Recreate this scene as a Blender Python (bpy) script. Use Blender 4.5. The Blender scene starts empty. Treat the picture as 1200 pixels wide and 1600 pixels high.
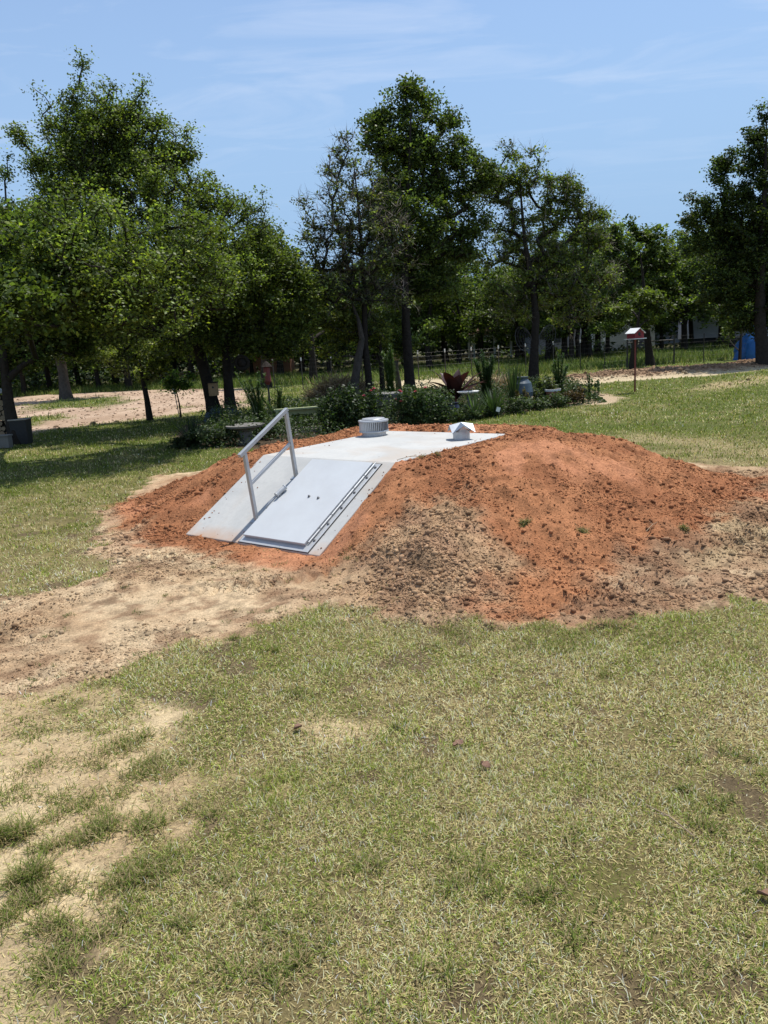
import bpy, math, numpy as np
from mathutils import Matrix, Vector
rad = math.radians
SC = bpy.context.scene
COL = SC.collection

# ------------------------------------------------------------------ camera
CAM_H, PITCH, ROLL, F = 1.8, 0.214, 0.063, 1202.0
_f = np.array([0, math.cos(PITCH), -math.sin(PITCH)]); _r0 = np.array([1.0, 0, 0]); _u0 = np.cross(_r0, _f)
_r = math.cos(ROLL)*_r0 - math.sin(ROLL)*_u0
_u = math.cos(ROLL)*_u0 + math.sin(ROLL)*_r0
cam_data = bpy.data.cameras.new('camera')
cam_data.sensor_fit = 'VERTICAL'; cam_data.sensor_height = 24.0; cam_data.lens = 24.0*F/1600.0
cam_data.clip_start = 0.05; cam_data.clip_end = 3000
cam = bpy.data.objects.new('camera', cam_data); COL.objects.link(cam)
M3 = Matrix(((_r[0], _u[0], -_f[0]), (_r[1], _u[1], -_f[1]), (_r[2], _u[2], -_f[2])))
cam.matrix_world = Matrix.Translation((0, 0, CAM_H)) @ M3.to_4x4()
SC.camera = cam
SC.render.resolution_x = 768; SC.render.resolution_y = 1024

# ------------------------------------------------------------------ light
SUN_EL, SUN_AZ = 70.0, 42.5          # elevation; compass angle counter-clockwise from +X
SC.view_settings.view_transform = 'Standard'; SC.view_settings.look = 'None'
SC.view_settings.gamma = 1.0; SC.view_settings.exposure = 0.44
w = bpy.data.worlds.new('World'); SC.world = w; w.use_nodes = True
nt = w.node_tree; nt.nodes.clear()
sky = nt.nodes.new('ShaderNodeTexSky'); sky.sky_type = 'NISHITA'; sky.sun_disc = False
sky.sun_elevation = rad(SUN_EL); sky.sun_rotation = rad(90-SUN_AZ)
sky.air_density = 0.9; sky.dust_density = 0.15; sky.ozone_density = 2.2
bg = nt.nodes.new('ShaderNodeBackground'); bg.inputs['Strength'].default_value = 0.132
wo = nt.nodes.new('ShaderNodeOutputWorld')
# thin cirrus: direction projected on a flat layer high above, streaked
tc = nt.nodes.new('ShaderNodeTexCoord'); sep = nt.nodes.new('ShaderNodeSeparateXYZ')
nt.links.new(tc.outputs['Generated'], sep.inputs[0])
mz = nt.nodes.new('ShaderNodeMath'); mz.operation = 'MAXIMUM'; mz.inputs[1].default_value = 0.10
nt.links.new(sep.outputs['Z'], mz.inputs[0])
dx = nt.nodes.new('ShaderNodeMath'); dx.operation = 'DIVIDE'; dy = nt.nodes.new('ShaderNodeMath'); dy.operation = 'DIVIDE'
nt.links.new(sep.outputs['X'], dx.inputs[0]); nt.links.new(mz.outputs[0], dx.inputs[1])
nt.links.new(sep.outputs['Y'], dy.inputs[0]); nt.links.new(mz.outputs[0], dy.inputs[1])
cb = nt.nodes.new('ShaderNodeCombineXYZ'); nt.links.new(dx.outputs[0], cb.inputs[0]); nt.links.new(dy.outputs[0], cb.inputs[1])
mp = nt.nodes.new('ShaderNodeMapping'); mp.inputs['Rotation'].default_value = (0, 0, rad(28)); mp.inputs['Scale'].default_value = (0.8, 1.5, 1)
mp.inputs['Location'].default_value = (1.3, 0.4, 0)
nt.links.new(cb.outputs[0], mp.inputs[0])
n1 = nt.nodes.new('ShaderNodeTexNoise'); n1.inputs['Scale'].default_value = 1.3; n1.inputs['Detail'].default_value = 8; n1.inputs['Roughness'].default_value = 0.58; n1.inputs['Distortion'].default_value = 0.7
nt.links.new(mp.outputs[0], n1.inputs['Vector'])
cr = nt.nodes.new('ShaderNodeMapRange'); cr.inputs['From Min'].default_value = 0.49; cr.inputs['From Max'].default_value = 0.78; cr.inputs['To Max'].default_value = 0.75; cr.inputs['To Min'].default_value = .08
nt.links.new(n1.outputs['Fac'], cr.inputs['Value'])
fd = nt.nodes.new('ShaderNodeMapRange'); fd.inputs['From Min'].default_value = .12; fd.inputs['From Max'].default_value = .5
nt.links.new(sep.outputs['Z'], fd.inputs['Value'])
fm = nt.nodes.new('ShaderNodeMath'); fm.operation = 'MULTIPLY'; nt.links.new(cr.outputs[0], fm.inputs[0]); nt.links.new(fd.outputs[0], fm.inputs[1])
mx = nt.nodes.new('ShaderNodeMix'); mx.data_type = 'RGBA'
nt.links.new(fm.outputs[0], mx.inputs['Factor']); lowf = nt.nodes.new('ShaderNodeMapRange'); lowf.interpolation_type = 'SMOOTHSTEP'; lowf.inputs['From Min'].default_value = .55; lowf.inputs['From Max'].default_value = .08; lowf.inputs['To Min'].default_value = .05; lowf.inputs['To Max'].default_value = .95
nt.links.new(sep.outputs['Z'], lowf.inputs['Value'])
veil = nt.nodes.new('ShaderNodeMix'); veil.data_type = 'RGBA'; nt.links.new(lowf.outputs[0], veil.inputs['Factor']); nt.links.new(sky.outputs[0], veil.inputs['A']); veil.inputs['B'].default_value = (1.95, 3.02, 4.5, 1)
nt.links.new(veil.outputs['Result'], mx.inputs['A']); mx.inputs['B'].default_value = (5.0, 5.3, 6.0, 1)
nt.links.new(mx.outputs['Result'], bg.inputs['Color']); nt.links.new(bg.outputs[0], wo.inputs[0])
sd = bpy.data.lights.new('sun', 'SUN'); sd.energy = 3.9; sd.angle = rad(0.53); sd.color = (1.0, 0.965, 0.90)
sun = bpy.data.objects.new('sun', sd); COL.objects.link(sun)
S_DIR = Vector((math.cos(rad(SUN_AZ))*math.cos(rad(SUN_EL)), math.sin(rad(SUN_AZ))*math.cos(rad(SUN_EL)), math.sin(rad(SUN_EL))))
sun.rotation_euler = S_DIR.to_track_quat('Z', 'Y').to_euler()

# ------------------------------------------------------------------ pixel of the 1200x1600 photograph -> place in the world
def at(px, py, Y):
    d = _f + _r*(px-600)/F - _u*(py-800)/F
    t = Y/d[1]
    return np.array([0, 0, CAM_H]) + t*d
def g(px, py, z=0.0):
    d = _f + _r*(px-600)/F - _u*(py-800)/F
    t = (z-CAM_H)/d[2]
    p = np.array([0, 0, CAM_H]) + t*d
    return p[:2]
def gp(*pts): return np.array([g(*p) for p in pts])

# ------------------------------------------------------------------ noise and polygon helpers
def smooth(a, b, x):
    t = np.clip((x-a)/(b-a), 0, 1); return t*t*(3-2*t)
def _h(xi, yi, s):
    h = (xi.astype(np.int64)*374761393 + yi.astype(np.int64)*668265263 + s*69069) & 0xffffffff
    h = ((h ^ (h >> 13))*1274126177) & 0xffffffff
    return ((h ^ (h >> 16)) & 0xffffff)/float(0xffffff)
def vn(x, y, f, s=0):
    x = x*f + s*17.13; y = y*f - s*7.7
    xi = np.floor(x); yi = np.floor(y); u = x-xi; v = y-yi
    u = u*u*(3-2*u); v = v*v*(3-2*v)
    a = _h(xi, yi, s); b = _h(xi+1, yi, s); c = _h(xi, yi+1, s); d = _h(xi+1, yi+1, s)
    return (a*(1-u)+b*u)*(1-v) + (c*(1-u)+d*u)*v
def fbm(x, y, f, o=4, s=0):
    r = 0; amp = 0.5; tot = 0
    for k in range(o):
        r = r + amp*vn(x, y, f*2**k, s+k*3); tot += amp; amp *= 0.5
    return r/tot*2-1
def sdp(x, y, poly):
    """signed distance to polygon, positive inside"""
    poly = np.asarray(poly, float); n = len(poly)
    d = np.full(x.shape, 1e18); ins = np.zeros(x.shape, bool)
    for i in range(n):
        ax, ay = poly[i]; bx, by = poly[(i+1) % n]
        ex, ey = bx-ax, by-ay; wx, wy = x-ax, y-ay
        t = np.clip((wx*ex+wy*ey)/(ex*ex+ey*ey+1e-12), 0, 1)
        dd = (wx-ex*t)**2 + (wy-ey*t)**2
        d = np.minimum(d, dd)
        if ay != by:
            c = ((ay > y) != (by > y)) & (x < (bx-ax)*(y-ay)/(by-ay)+ax)
            ins ^= c
    d = np.sqrt(d)
    return np.where(ins, d, -d)

# ------------------------------------------------------------------ the shelter's own frame
SA = np.array([-1.995, 7.68]); TH = 0.8906
SAX = np.array([math.cos(TH), math.sin(TH)]); SWX = np.array([math.sin(TH), -math.cos(TH)])
RUN, RISE, SW, TOPL, LIP = 1.169, 0.667, 1.80, 2.21, 0.02
def uv2w(u, v): return SA + u*SWX + v*SAX
def w2uv(x, y):
    dx, dy = x-SA[0], y-SA[1]
    return dx*SWX[0]+dy*SWX[1], dx*SAX[0]+dy*SAX[1]
FOOT = [(-.6,-.25),(-2.2,.35),(-3.0,2.0),(-2.9,4.0),(-1.6,5.6),(.5,6.0),(3,5.6),(4.5,4.4),(5.0,2.6),(4.6,1.2),(4.1,-.2),(3.2,-.62),(2.2,-.4),(1.2,-.12)]
TOP = [(-.35,1.5),(-.5,3.2),(.0,3.75),(1.9,3.85),(2.55,3.5),(2.75,2.6),(2.45,1.7),(1.9,1.2)]
TANP = [(2.75,.8),(2.45,.45),(2.3,-.1),(2.5,-.55),(3.5,-.8),(3.95,-.35),(3.6,.2),(3.15,.6)]
CLAYP = [(-2.4,.6),(-.5,-.38),(1.6,-.5),(2.3,-.3),(3.2,-.5),(4.0,-.62),(4.25,-.2),(4.25,.9),(4.45,1.8),(4.8,3.6),(4.2,4.8),(2.5,5.4),(-.5,5.2),(-2.7,4.2),(-3.0,2.2)]
DIRT = np.array([(-9,6.9),(-3.1,5.85),(-2.56,6.45),(-2.8,7.5),(-3.5,9.2),(-3.5,12.0),(-1.5,13.6),(2.0,12.3),(4.2,9.9),(4.9,9.35),(6.2,9.2),(9,9.6),(9,5.2),(2.5,4.83),(1.99,4.62),(1.3,4.5),(.79,4.72),(.04,4.86),(-.58,5.05),(-1.27,4.6),(-1.74,4.2),(-2.3,3.9),(-9,3.2)])
SPARSE = gp((-300,1090),(0,1100),(190,1110),(320,1200),(260,1290),(200,1340),(150,1420),(60,1490),(-60,1530),(-500,1600))
BARE2 = gp((440,1125),(500,1105),(600,1135),(590,1165),(480,1160))
BARE3 = gp((-120,1530),(20,1520),(70,1560),(40,1640),(-100,1660))
SANDL = gp((-260,712),(0,690),(50,673),(200,656),(330,641),(405,634),(405,607),(250,609),(100,615),(0,621),(-300,640))
SANDG1 = gp((45,636),(90,626),(180,623),(190,632),(120,640),(60,642))
SANDG2 = gp((20,655),(90,648),(110,655),(50,667),(20,670))
RIDGE = gp((868,599),(1000,589),(1100,583),(1200,573),(1330,563),(1330,552),(1200,561),(1100,574),(1000,580),(900,588),(868,590))
TRENCH = gp((860,604),(1000,594),(1100,588),(1200,577),(1330,567),(1330,562),(1200,572),(1100,582),(1000,588),(860,598))
SANDC = gp((590,590),(700,586),(800,590),(800,608),(600,606))
BED = gp((255,702),(420,702),(520,684),(640,668),(780,650),(905,634),(952,629),(935,612),(800,600),(600,622),(400,648),(290,664))
BEDE = gp((880,634),(955,632),(985,622),(930,612),(900,618))
DRYR = gp((1080,612),(1200,600),(1230,592),(1190,586),(1100,600))
DRYR2 = gp((900,690),(1050,700),(1200,725),(1330,735),(1330,700),(1200,695),(1020,675))

def slabz(v): return LIP + (RISE-LIP)*np.clip(v/RUN, 0, 1)
def tread(x, y, cx, cy, ang, L, W, lam):
    c, s = math.cos(ang), math.sin(ang)
    p = (x-cx)*c+(y-cy)*s; q = -(x-cx)*s+(y-cy)*c
    m = smooth(L/2, L/2-.15, np.abs(p))*smooth(W/2, W/2-.05, np.abs(q))
    return m*np.sin((p+.25*np.abs(q))*2*math.pi/lam)
def dirt_mask(x, y):
    s = sdp(x, y, DIRT) + .22*fbm(x, y, 1.3, 3, 5) + .26*fbm(x, y, 6, 4, 8)
    return smooth(-.07, .10, s)
def ground_z(x, y):
    x = np.asarray(x, float); y = np.asarray(y, float)
    u, v = w2uv(x, y)
    near = (np.abs(x) < 12) & (y > 0) & (y < 20)
    z = np.zeros(x.shape)
    df = sdp(u, v, FOOT); dt = -sdp(u, v, TOP)
    s = np.clip(df/(np.maximum(df, 0)+np.maximum(dt, 0)+1e-6), 0, 1)
    s = np.where(dt <= 0, 1, s)
    m = .70*(s*s*(3-2*s)*.55 + s*.45)
    # crest falls away gently to the right
    m = m*(1-.04*np.clip((u-1.9)/1.5, 0, 1))
    pu, pv = u-3.0, v-.05
    a_, b_ = pu*.80-pv*.6, pu*.6+pv*.80
    m = m + .10*np.exp(-(a_/.62)**2-(b_/.48)**2)
    inm = smooth(-.1, .5, df)
    rough = .05*fbm(x, y, 1.6, 3, 1) + .028*fbm(x, y, 5.5, 3, 2)
    phi = np.arctan2(v-2.5, u-1.0); rr_ = np.hypot(v-2.5, u-1.0)
    gn = vn(phi*2.2+.25*vn(x, y, 1.2, 47), rr_*.35, 3.2, 31); slope_ = smooth(.95, .6, s)*smooth(.02, .25, s)
    grooves = (-.10*smooth(.52, .90, gn) + .05*smooth(.45, .1, gn))*slope_*inm
    z = z + m + (rough+grooves)*inm
    dm = np.where(near, dirt_mask(x, y), 0)
    z = z + dm*inm*.016*fbm(x, y, 15, 2, 44)*smooth(-.5, .3, fbm(x, y, 1.5, 3, 45))
    z = z + dm*(.017*fbm(x, y, 9, 4, 3) + .012*np.abs(fbm(x, y, 3, 3, 4)))
    z = z + dm*.018*(tread(x, y, -2.75, 5.0, 1.25, 1.9, .38, .10)+tread(x, y, -3.6, 5.3, 1.3, 2.2, .4, .11))
    z = z + dm*.020*(tread(x, y, 1.55, 5.15, .55, 1.2, .32, .09)+tread(x, y, 3.2, 6.3, .5, 2.2, .35, .10)+tread(x, y, -1.0, 5.9, .2, 1.4, .3, .11))
    z = z + dm*smooth(-1.6, .2, df)*smooth(1.6, 3.0, u)*(.07*np.abs(fbm(x, y, 3.3, 4, 48)) + .03*fbm(x, y, 8, 3, 49))
    # soil along the right-hand band, heaped a little
    z = z + .06*smooth(.0, .5, sdp(x, y, [(2.0,5.3),(4.2,6.6),(6,8),(6,9),(3.9,8.2),(2.6,6.3),(1.6,5.5)]))*(.6+.8*vn(x, y, 3, 12))
    # lawn unevenness
    z = z + (1-dm)*(1-inm)*(.03*fbm(x, y, .7, 3, 6) + .008*fbm(x, y, 4, 2, 7))*smooth(60, 20, y)
    # level against the concrete
    r = np.hypot(np.maximum(np.maximum(-.08-u, u-SW), 0), np.maximum(np.maximum(0-v, v-(RUN+TOPL)), 0))
    edge = slabz(v) - .012 + .022*fbm(x, y, 7, 3, 9)
    k = smooth(.0, .34, r)
    z = np.where((r < .34), edge*(1-k)+z*k, z)
    ins = (u > -.045) & (u < SW-.035) & (v > .035) & (v < RUN+TOPL-.035)
    z = np.where(ins, slabz(v)-.09, z)
    # ridge of dug soil by the fence
    far = (y > 25) & (y < 45)
    rg = np.where(far, smooth(0, .7, sdp(x, y, RIDGE)), 0)
    z = z + rg*(.05+.13*vn(x, y, 1.4, 14))
    z = z - .06*np.where(far, smooth(0, .5, sdp(x, y, TRENCH)), 0)
    sl = np.where((x < 0) & (y > 18) & (y < 60), smooth(0, 2.5, sdp(x, y, SANDL)), 0)
    z = z + sl*(.10*vn(x, y, .8, 15)+.04*fbm(x, y, 2.5, 3, 16))
    return z

def mixc(a, b, t): return a*(1-t[..., None]) + b*t[..., None]
def ground_layers(x, y):
    u, v = w2uv(x, y)
    dm = dirt_mask(x, y)
    cl = smooth(-.14, .22, sdp(u, v, CLAYP) + .24*fbm(x, y, 1.6, 3, 21) + .2*fbm(x, y, 6, 3, 22))
    tn = smooth(-.22, .30, sdp(u, v, TANP) + .26*fbm(x, y, 2.2, 3, 23) + .22*fbm(x, y, 8, 3, 24))
    sp = smooth(-.30, .22, sdp(x, y, SPARSE)+.02 + .42*fbm(x, y, 2.6, 4, 25)+.30*fbm(x, y, 9, 3, 43))
    sp = np.maximum(sp, smooth(-.10, .12, sdp(x, y, BARE2)+.16*fbm(x, y, 7, 3, 26))*.75)
    sp = np.maximum(sp, smooth(-.15, .12, sdp(x, y, BARE3)+.2*fbm(x, y, 5, 3, 27))*.8)
    far = smooth(-.8, .5, sdp(x, y, SANDL)+.8*fbm(x, y, .6, 4, 28))
    gr = np.maximum(smooth(-.6, .6, sdp(x, y, SANDG1)+.7*fbm(x, y, 1, 3, 29)), smooth(-.5, .5, sdp(x, y, SANDG2)+.5*fbm(x, y, 1, 3, 30)))
    gr = np.maximum(gr, smooth(.30, .6, fbm(x, y, .5, 4, 33))*.8)
    far = far*(1-gr)
    rg = smooth(-.4, .2, sdp(x, y, RIDGE)+.4*fbm(x, y, 1.5, 3, 34))
    tr = smooth(-.25, .25, sdp(x, y, TRENCH)+.3*fbm(x, y, 1.2, 3, 35))
    sc = smooth(-.5, .5, sdp(x, y, SANDC)+.8*fbm(x, y, .7, 3, 36))
    bed = smooth(-.15, .15, sdp(x, y, BED)+.2*fbm(x, y, 1.5, 3, 37))
    bede = smooth(-.15, .2, sdp(x, y, BEDE)+.25*fbm(x, y, 2.5, 3, 38))
    dr = smooth(-.3, .5, sdp(x, y, DRYR)+.7*fbm(x, y, 1.1, 4, 39))*.8
    dr = np.maximum(dr, smooth(-.6, .7, sdp(x, y, DRYR2)+1.0*fbm(x, y, 1.3, 4, 40))*.55)
    return dm, cl, tn, sp, far, rg, tr, sc, bed, bede, dr
def grass_density(x, y, L=None):
    dm, cl, tn, sp, far, rg, tr, sc, bed, bede, dr = L or ground_layers(x, y)
    spots = smooth(.30, .55, fbm(x, y, 3.4, 3, 66))*smooth(12, 8, y)
    d = (1-spots*.8)*(1-dm)*(1-sp*.90)*(1-far)*(1-rg)*(1-tr)*(1-sc)*(1-bed)*(1-bede)*(1-dr*.6)
    return np.clip(d*(.80+.85*fbm(x, y, 2.1, 4, 51)+.35*fbm(x, y, 8, 3, 52)), 0, 1)
def greenness(x, y):
    gq = .52 + .55*fbm(x, y, .8, 4, 61) + .50*fbm(x, y, 3.2, 3, 62)
    gq = gq + .34*smooth(7, 15, y) - .25*smooth(0, .8, sdp(x, y, DRYR2)) - .10*smooth(9, 5, y)*smooth(2.6, 4.6, y) - .08*smooth(4.2, 2.8, y)
    return np.clip(gq, 0.04, .97)
C = lambda *a: np.array(a)
def ground_color(x, y):
    u, v = w2uv(x, y); L = ground_layers(x, y); dm, cl, tn, sp, far, rg, tr, sc, bed, bede, dr = L
    gg = greenness(x, y)
    base = mixc(C(.24,.185,.09), C(.13,.115,.04), gg)
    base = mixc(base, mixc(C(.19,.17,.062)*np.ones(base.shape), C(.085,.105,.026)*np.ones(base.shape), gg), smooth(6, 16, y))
    base = base*(.86+.3*vn(x, y, 9, 70))[..., None]
    base = mixc(base, C(.115,.08,.05)*np.ones(base.shape), smooth(.26, .52, fbm(x, y, 3.4, 3, 66))*smooth(12, 8, y)*.75)
    pasture = smooth(34, 40, y)*(1-far)
    base = mixc(base, C(.095,.125,.032)*np.ones(base.shape), pasture*.8)
    sandc = mixc(C(.54,.40,.245)*np.ones(base.shape), C(.42,.285,.165)*np.ones(base.shape), smooth(-.25, .4, fbm(x, y, 2.6, 5, 71)))
    sandc = mixc(sandc, C(.25,.15,.085)*np.ones(base.shape), .7*smooth(.08, .4, fbm(x, y, 7, 5, 72)))
    palesand = C(.56,.43,.25)*np.ones(base.shape)
    base = mixc(base, mixc(palesand, C(.44,.32,.18)*np.ones(base.shape), smooth(-.3, .4, fbm(x, y, 3, 3, 73))), sp*.95)
    base = mixc(base, sandc, dm)
    # pale strip inside the right-hand band
    pr = smooth(-.2, .3, sdp(x, y, [(2.3,5.6),(3.6,6.1),(6,7.0),(6,7.9),(3.9,7.3),(2.7,6.3)])+.35*fbm(x, y, 2.5, 4, 74))
    base = mixc(base, C(.50,.39,.22)*np.ones(base.shape), pr*dm*.85)
    clay = mixc(C(.375,.165,.076)*np.ones(base.shape), C(.305,.127,.058)*np.ones(base.shape), smooth(-.3, .35, fbm(x, y, 2.2, 4, 75)))
    clay = mixc(clay, C(.46,.205,.105)*np.ones(base.shape), smooth_patch(x, y)*.85)
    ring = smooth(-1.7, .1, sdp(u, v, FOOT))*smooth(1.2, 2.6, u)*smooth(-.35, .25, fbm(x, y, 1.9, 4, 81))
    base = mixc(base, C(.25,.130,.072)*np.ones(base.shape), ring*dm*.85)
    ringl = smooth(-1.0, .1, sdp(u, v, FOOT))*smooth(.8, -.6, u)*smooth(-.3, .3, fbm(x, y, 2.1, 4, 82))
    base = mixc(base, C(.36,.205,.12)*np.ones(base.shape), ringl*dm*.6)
    base = mixc(base, clay, cl*np.maximum(dm, .4))
    tanc = mixc(C(.44,.29,.165)*np.ones(base.shape), C(.35,.22,.13)*np.ones(base.shape), smooth(-.3, .3, fbm(x, y, 4, 3, 77)))
    base = mixc(base, tanc, tn*.92)
    fs = mixc(C(.46,.335,.235)*np.ones(base.shape), C(.36,.25,.17)*np.ones(base.shape), smooth(-.3, .4, fbm(x, y, 1.1, 4, 78)))
    base = mixc(base, fs, far)
    base = mixc(base, C(.30,.19,.12)*np.ones(base.shape), rg*.9)
    base = mixc(base, C(.52,.42,.27)*np.ones(base.shape), np.maximum(tr, sc)*.9)
    base = mixc(base, C(.075,.055,.035)*np.ones(base.shape), bed)
    base = mixc(base, C(.45,.34,.22)*np.ones(base.shape), bede*.9)
    base = mixc(base, C(.38,.29,.16)*np.ones(base.shape), dr)
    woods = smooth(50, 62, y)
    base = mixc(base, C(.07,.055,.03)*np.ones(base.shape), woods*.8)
    base = base*(1-(dm*.9*smooth(.05, .5, fbm(x, y, 11, 3, 79)))[..., None]*.35)
    return np.clip(base, 0, 1), np.clip(np.maximum.reduce([dm, sp, far, rg, tr, sc, bed]), 0, 1)
def smooth_patch(x, y):
    a, b = u_str(x, y); return smooth(.08, .36, fbm(a*1.3, b*.7, 1.5, 4, 76))
def u_str(x, y):
    u, v = w2uv(x, y); return u*.8+v*.5, v*.8-u*.5

# ------------------------------------------------------------------ materials
def mat(name, col, rough=.8, metal=0, noise=None, bump=None, spec=.5, attr=None, transl=0, tcol=None, coat=0):
    """procedural material: base colour varied by noise (scale, amount, second colour), bump (scale, strength), optional per-vertex tint"""
    m = bpy.data.materials.new(name); m.use_nodes = True; t = m.node_tree; b = t.nodes['Principled BSDF']
    b.inputs['Roughness'].default_value = rough; b.inputs['Metallic'].default_value = metal
    b.inputs['Specular IOR Level'].default_value = spec
    co = t.nodes.new('ShaderNodeTexCoord')
    src = None
    if attr:
        a = t.nodes.new('ShaderNodeAttribute'); a.attribute_name = attr; src = a.outputs['Color']
    if noise:
        sc, amt, c2 = noise[:3]
        n = t.nodes.new('ShaderNodeTexNoise'); n.inputs['Scale'].default_value = sc; n.inputs['Detail'].default_value = 6; n.inputs['Roughness'].default_value = .65
        t.links.new(co.outputs['Object'], n.inputs['Vector'])
        r = t.nodes.new('ShaderNodeMapRange'); r.inputs['From Min'].default_value = .38; r.inputs['From Max'].default_value = .66; r.inputs['To Max'].default_value = amt
        t.links.new(n.outputs['Fac'], r.inputs['Value'])
        x = t.nodes.new('ShaderNodeMix'); x.data_type = 'RGBA'
        if src: t.links.new(src, x.inputs['A'])
        else: x.inputs['A'].default_value = (*col, 1)
        x.inputs['B'].default_value = (*c2, 1); t.links.new(r.outputs[0], x.inputs['Factor']); src = x.outputs['Result']
    if src: t.links.new(src, b.inputs['Base Color'])
    else: b.inputs['Base Color'].default_value = (*col, 1)
    if bump:
        n = t.nodes.new('ShaderNodeTexNoise'); n.inputs['Scale'].default_value = bump[0]; n.inputs['Detail'].default_value = 5
        t.links.new(co.outputs['Object'], n.inputs['Vector'])
        bp = t.nodes.new('ShaderNodeBump'); bp.inputs['Strength'].default_value = bump[1]; bp.inputs['Distance'].default_value = bump[2] if len(bump) > 2 else .01
        t.links.new(n.outputs['Fac'], bp.inputs['Height']); t.links.new(bp.outputs[0], b.inputs['Normal'])
    if transl:
        tr = t.nodes.new('ShaderNodeBsdfTranslucent'); ms = t.nodes.new('ShaderNodeMixShader'); ms.inputs[0].default_value = transl
        if src:
            mu = t.nodes.new('ShaderNodeMix'); mu.data_type = 'RGBA'; mu.blend_type = 'MULTIPLY'; mu.inputs['Factor'].default_value = 1
            t.links.new(src, mu.inputs['A']); mu.inputs['B'].default_value = (*(tcol or (1.3, 1.5, .6)), 1); t.links.new(mu.outputs['Result'], tr.inputs['Color'])
        else: tr.inputs['Color'].default_value = (*(tcol or col), 1)
        o = t.nodes['Material Output']; t.links.new(b.outputs[0], ms.inputs[1]); t.links.new(tr.outputs[0], ms.inputs[2]); t.links.new(ms.outputs[0], o.inputs['Surface'])
    return m

def ground_material():
    m = bpy.data.materials.new('soil_and_turf'); m.use_nodes = True; t = m.node_tree; b = t.nodes['Principled BSDF']
    b.inputs['Roughness'].default_value = .95; b.inputs['Specular IOR Level'].default_value = .1
    co = t.nodes.new('ShaderNodeTexCoord')
    a = t.nodes.new('ShaderNodeAttribute'); a.attribute_name = 'soil'
    k = t.nodes.new('ShaderNodeAttribute'); k.attribute_name = 'bare'
    def noise(sc, d=6, ro=.65):
        n = t.nodes.new('ShaderNodeTexNoise'); n.inputs['Scale'].default_value = sc; n.inputs['Detail'].default_value = d; n.inputs['Roughness'].default_value = ro
        t.links.new(co.outputs['Object'], n.inputs['Vector']); return n.outputs['Fac']
    def rng(s, a0, a1, b0, b1):
        r = t.nodes.new('ShaderNodeMapRange'); r.inputs['From Min'].default_value = a0; r.inputs['From Max'].default_value = a1
        r.inputs['To Min'].default_value = b0; r.inputs['To Max'].default_value = b1; t.links.new(s, r.inputs['Value']); return r.outputs[0]
    def mul(x, y):
        n = t.nodes.new('ShaderNodeMath'); n.operation = 'MULTIPLY'; t.links.new(x, n.inputs[0]); t.links.new(y, n.inputs[1]); return n.outputs[0]
    f = mul(mul(rng(noise(55, 5), .3, .7, .66, 1.34), rng(noise(160, 3), .3, .7, .72, 1.28)), rng(noise(7, 5), .3, .7, .86, 1.14))
    vm = t.nodes.new('ShaderNodeVectorMath'); vm.operation = 'SCALE'; t.links.new(a.outputs['Color'], vm.inputs[0]); t.links.new(f, vm.inputs['Scale'])
    t.links.new(vm.outputs[0], b.inputs['Base Color'])
    bp = t.nodes.new('ShaderNodeBump'); bp.inputs['Strength'].default_value = .8; bp.inputs['Distance'].default_value = .02
    ad = t.nodes.new('ShaderNodeMath'); ad.operation = 'ADD'; t.links.new(noise(38, 8, .7), ad.inputs[0])
    t.links.new(rng(noise(120, 4), 0, 1, 0, .5), ad.inputs[1]); t.links.new(ad.outputs[0], bp.inputs['Height'])
    t.links.new(bp.outputs[0], b.inputs['Normal'])
    return m

MT = {}
MT['leaf'] = mat('oak_foliage', (.05,.08,.02), .5, attr='tint', transl=.38, tcol=(1.4,1.6,.55), spec=.25)
MT['leaf_soft'] = mat('garden_foliage', (.05,.08,.02), .55, attr='tint', transl=.30, tcol=(1.2,1.45,.55), spec=.35)
MT['blade'] = mat('grass_blades', (.2,.2,.1), .65, attr='tint', transl=.34, tcol=(1.15,1.15,.7), spec=.1)
MT['bark'] = mat('dark_bark', (.040,.032,.026), .95, noise=(9, .8, (.022,.018,.014)), bump=(14, 1, .04), spec=.15)
MT['bark_grey'] = mat('grey_bark', (.10,.085,.07), .95, noise=(7, .8, (.05,.042,.034)), bump=(12, 1, .04), spec=.15)
MT['twig'] = mat('dead_grey_twigs', (.25,.215,.18), .9, noise=(5, .6, (.14,.115,.09)), spec=.2)
MT['concrete'] = None
MT['clod'] = mat('soil_clods', (.2,.1,.05), .97, attr='tint', noise=(60, .22, (.12,.07,.04)), spec=.1, bump=(90, .7, .006))
MT['door'] = mat('pale_grey_door_paint', (.51,.525,.53), .42, noise=(3.2, .6, (.45,.458,.46)), spec=.4, bump=(30, .05, .002))
MT['frame'] = mat('galvanised_frame', (.50,.51,.51), .45, metal=.35, noise=(14, .5, (.40,.41,.41)))
MT['rail'] = mat('grey_primed_steel', (.46,.47,.475), .4, metal=.4, noise=(10, .6, (.36,.37,.375)))
MT['galv'] = mat('galvanised_sheet', (.50,.505,.51), .42, metal=.45, noise=(18, .7, (.36,.37,.38)), bump=(60, .1, .002))
MT['galvcap'] = mat('dull_blue_galvanised', (.27,.30,.34), .38, metal=.6, noise=(14, .7, (.20,.22,.25)))
MT['black'] = mat('black_rubber', (.018,.018,.018), .7, noise=(20, .5, (.035,.034,.032)))
MT['steel'] = mat('dull_bolt_steel', (.24,.24,.24), .4, metal=.7, noise=(30, .5, (.14,.13,.12)))
MT['red'] = mat('weathered_red_paint', (.26,.022,.028), .65, noise=(12, .6, (.16,.016,.02)))
MT['redpole'] = mat('rusty_red_pole', (.20,.035,.025), .7, noise=(14, .7, (.10,.03,.02)))
MT['white'] = mat('white_paint', (.74,.74,.72), .6, noise=(6, .5, (.60,.59,.56)))
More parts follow.
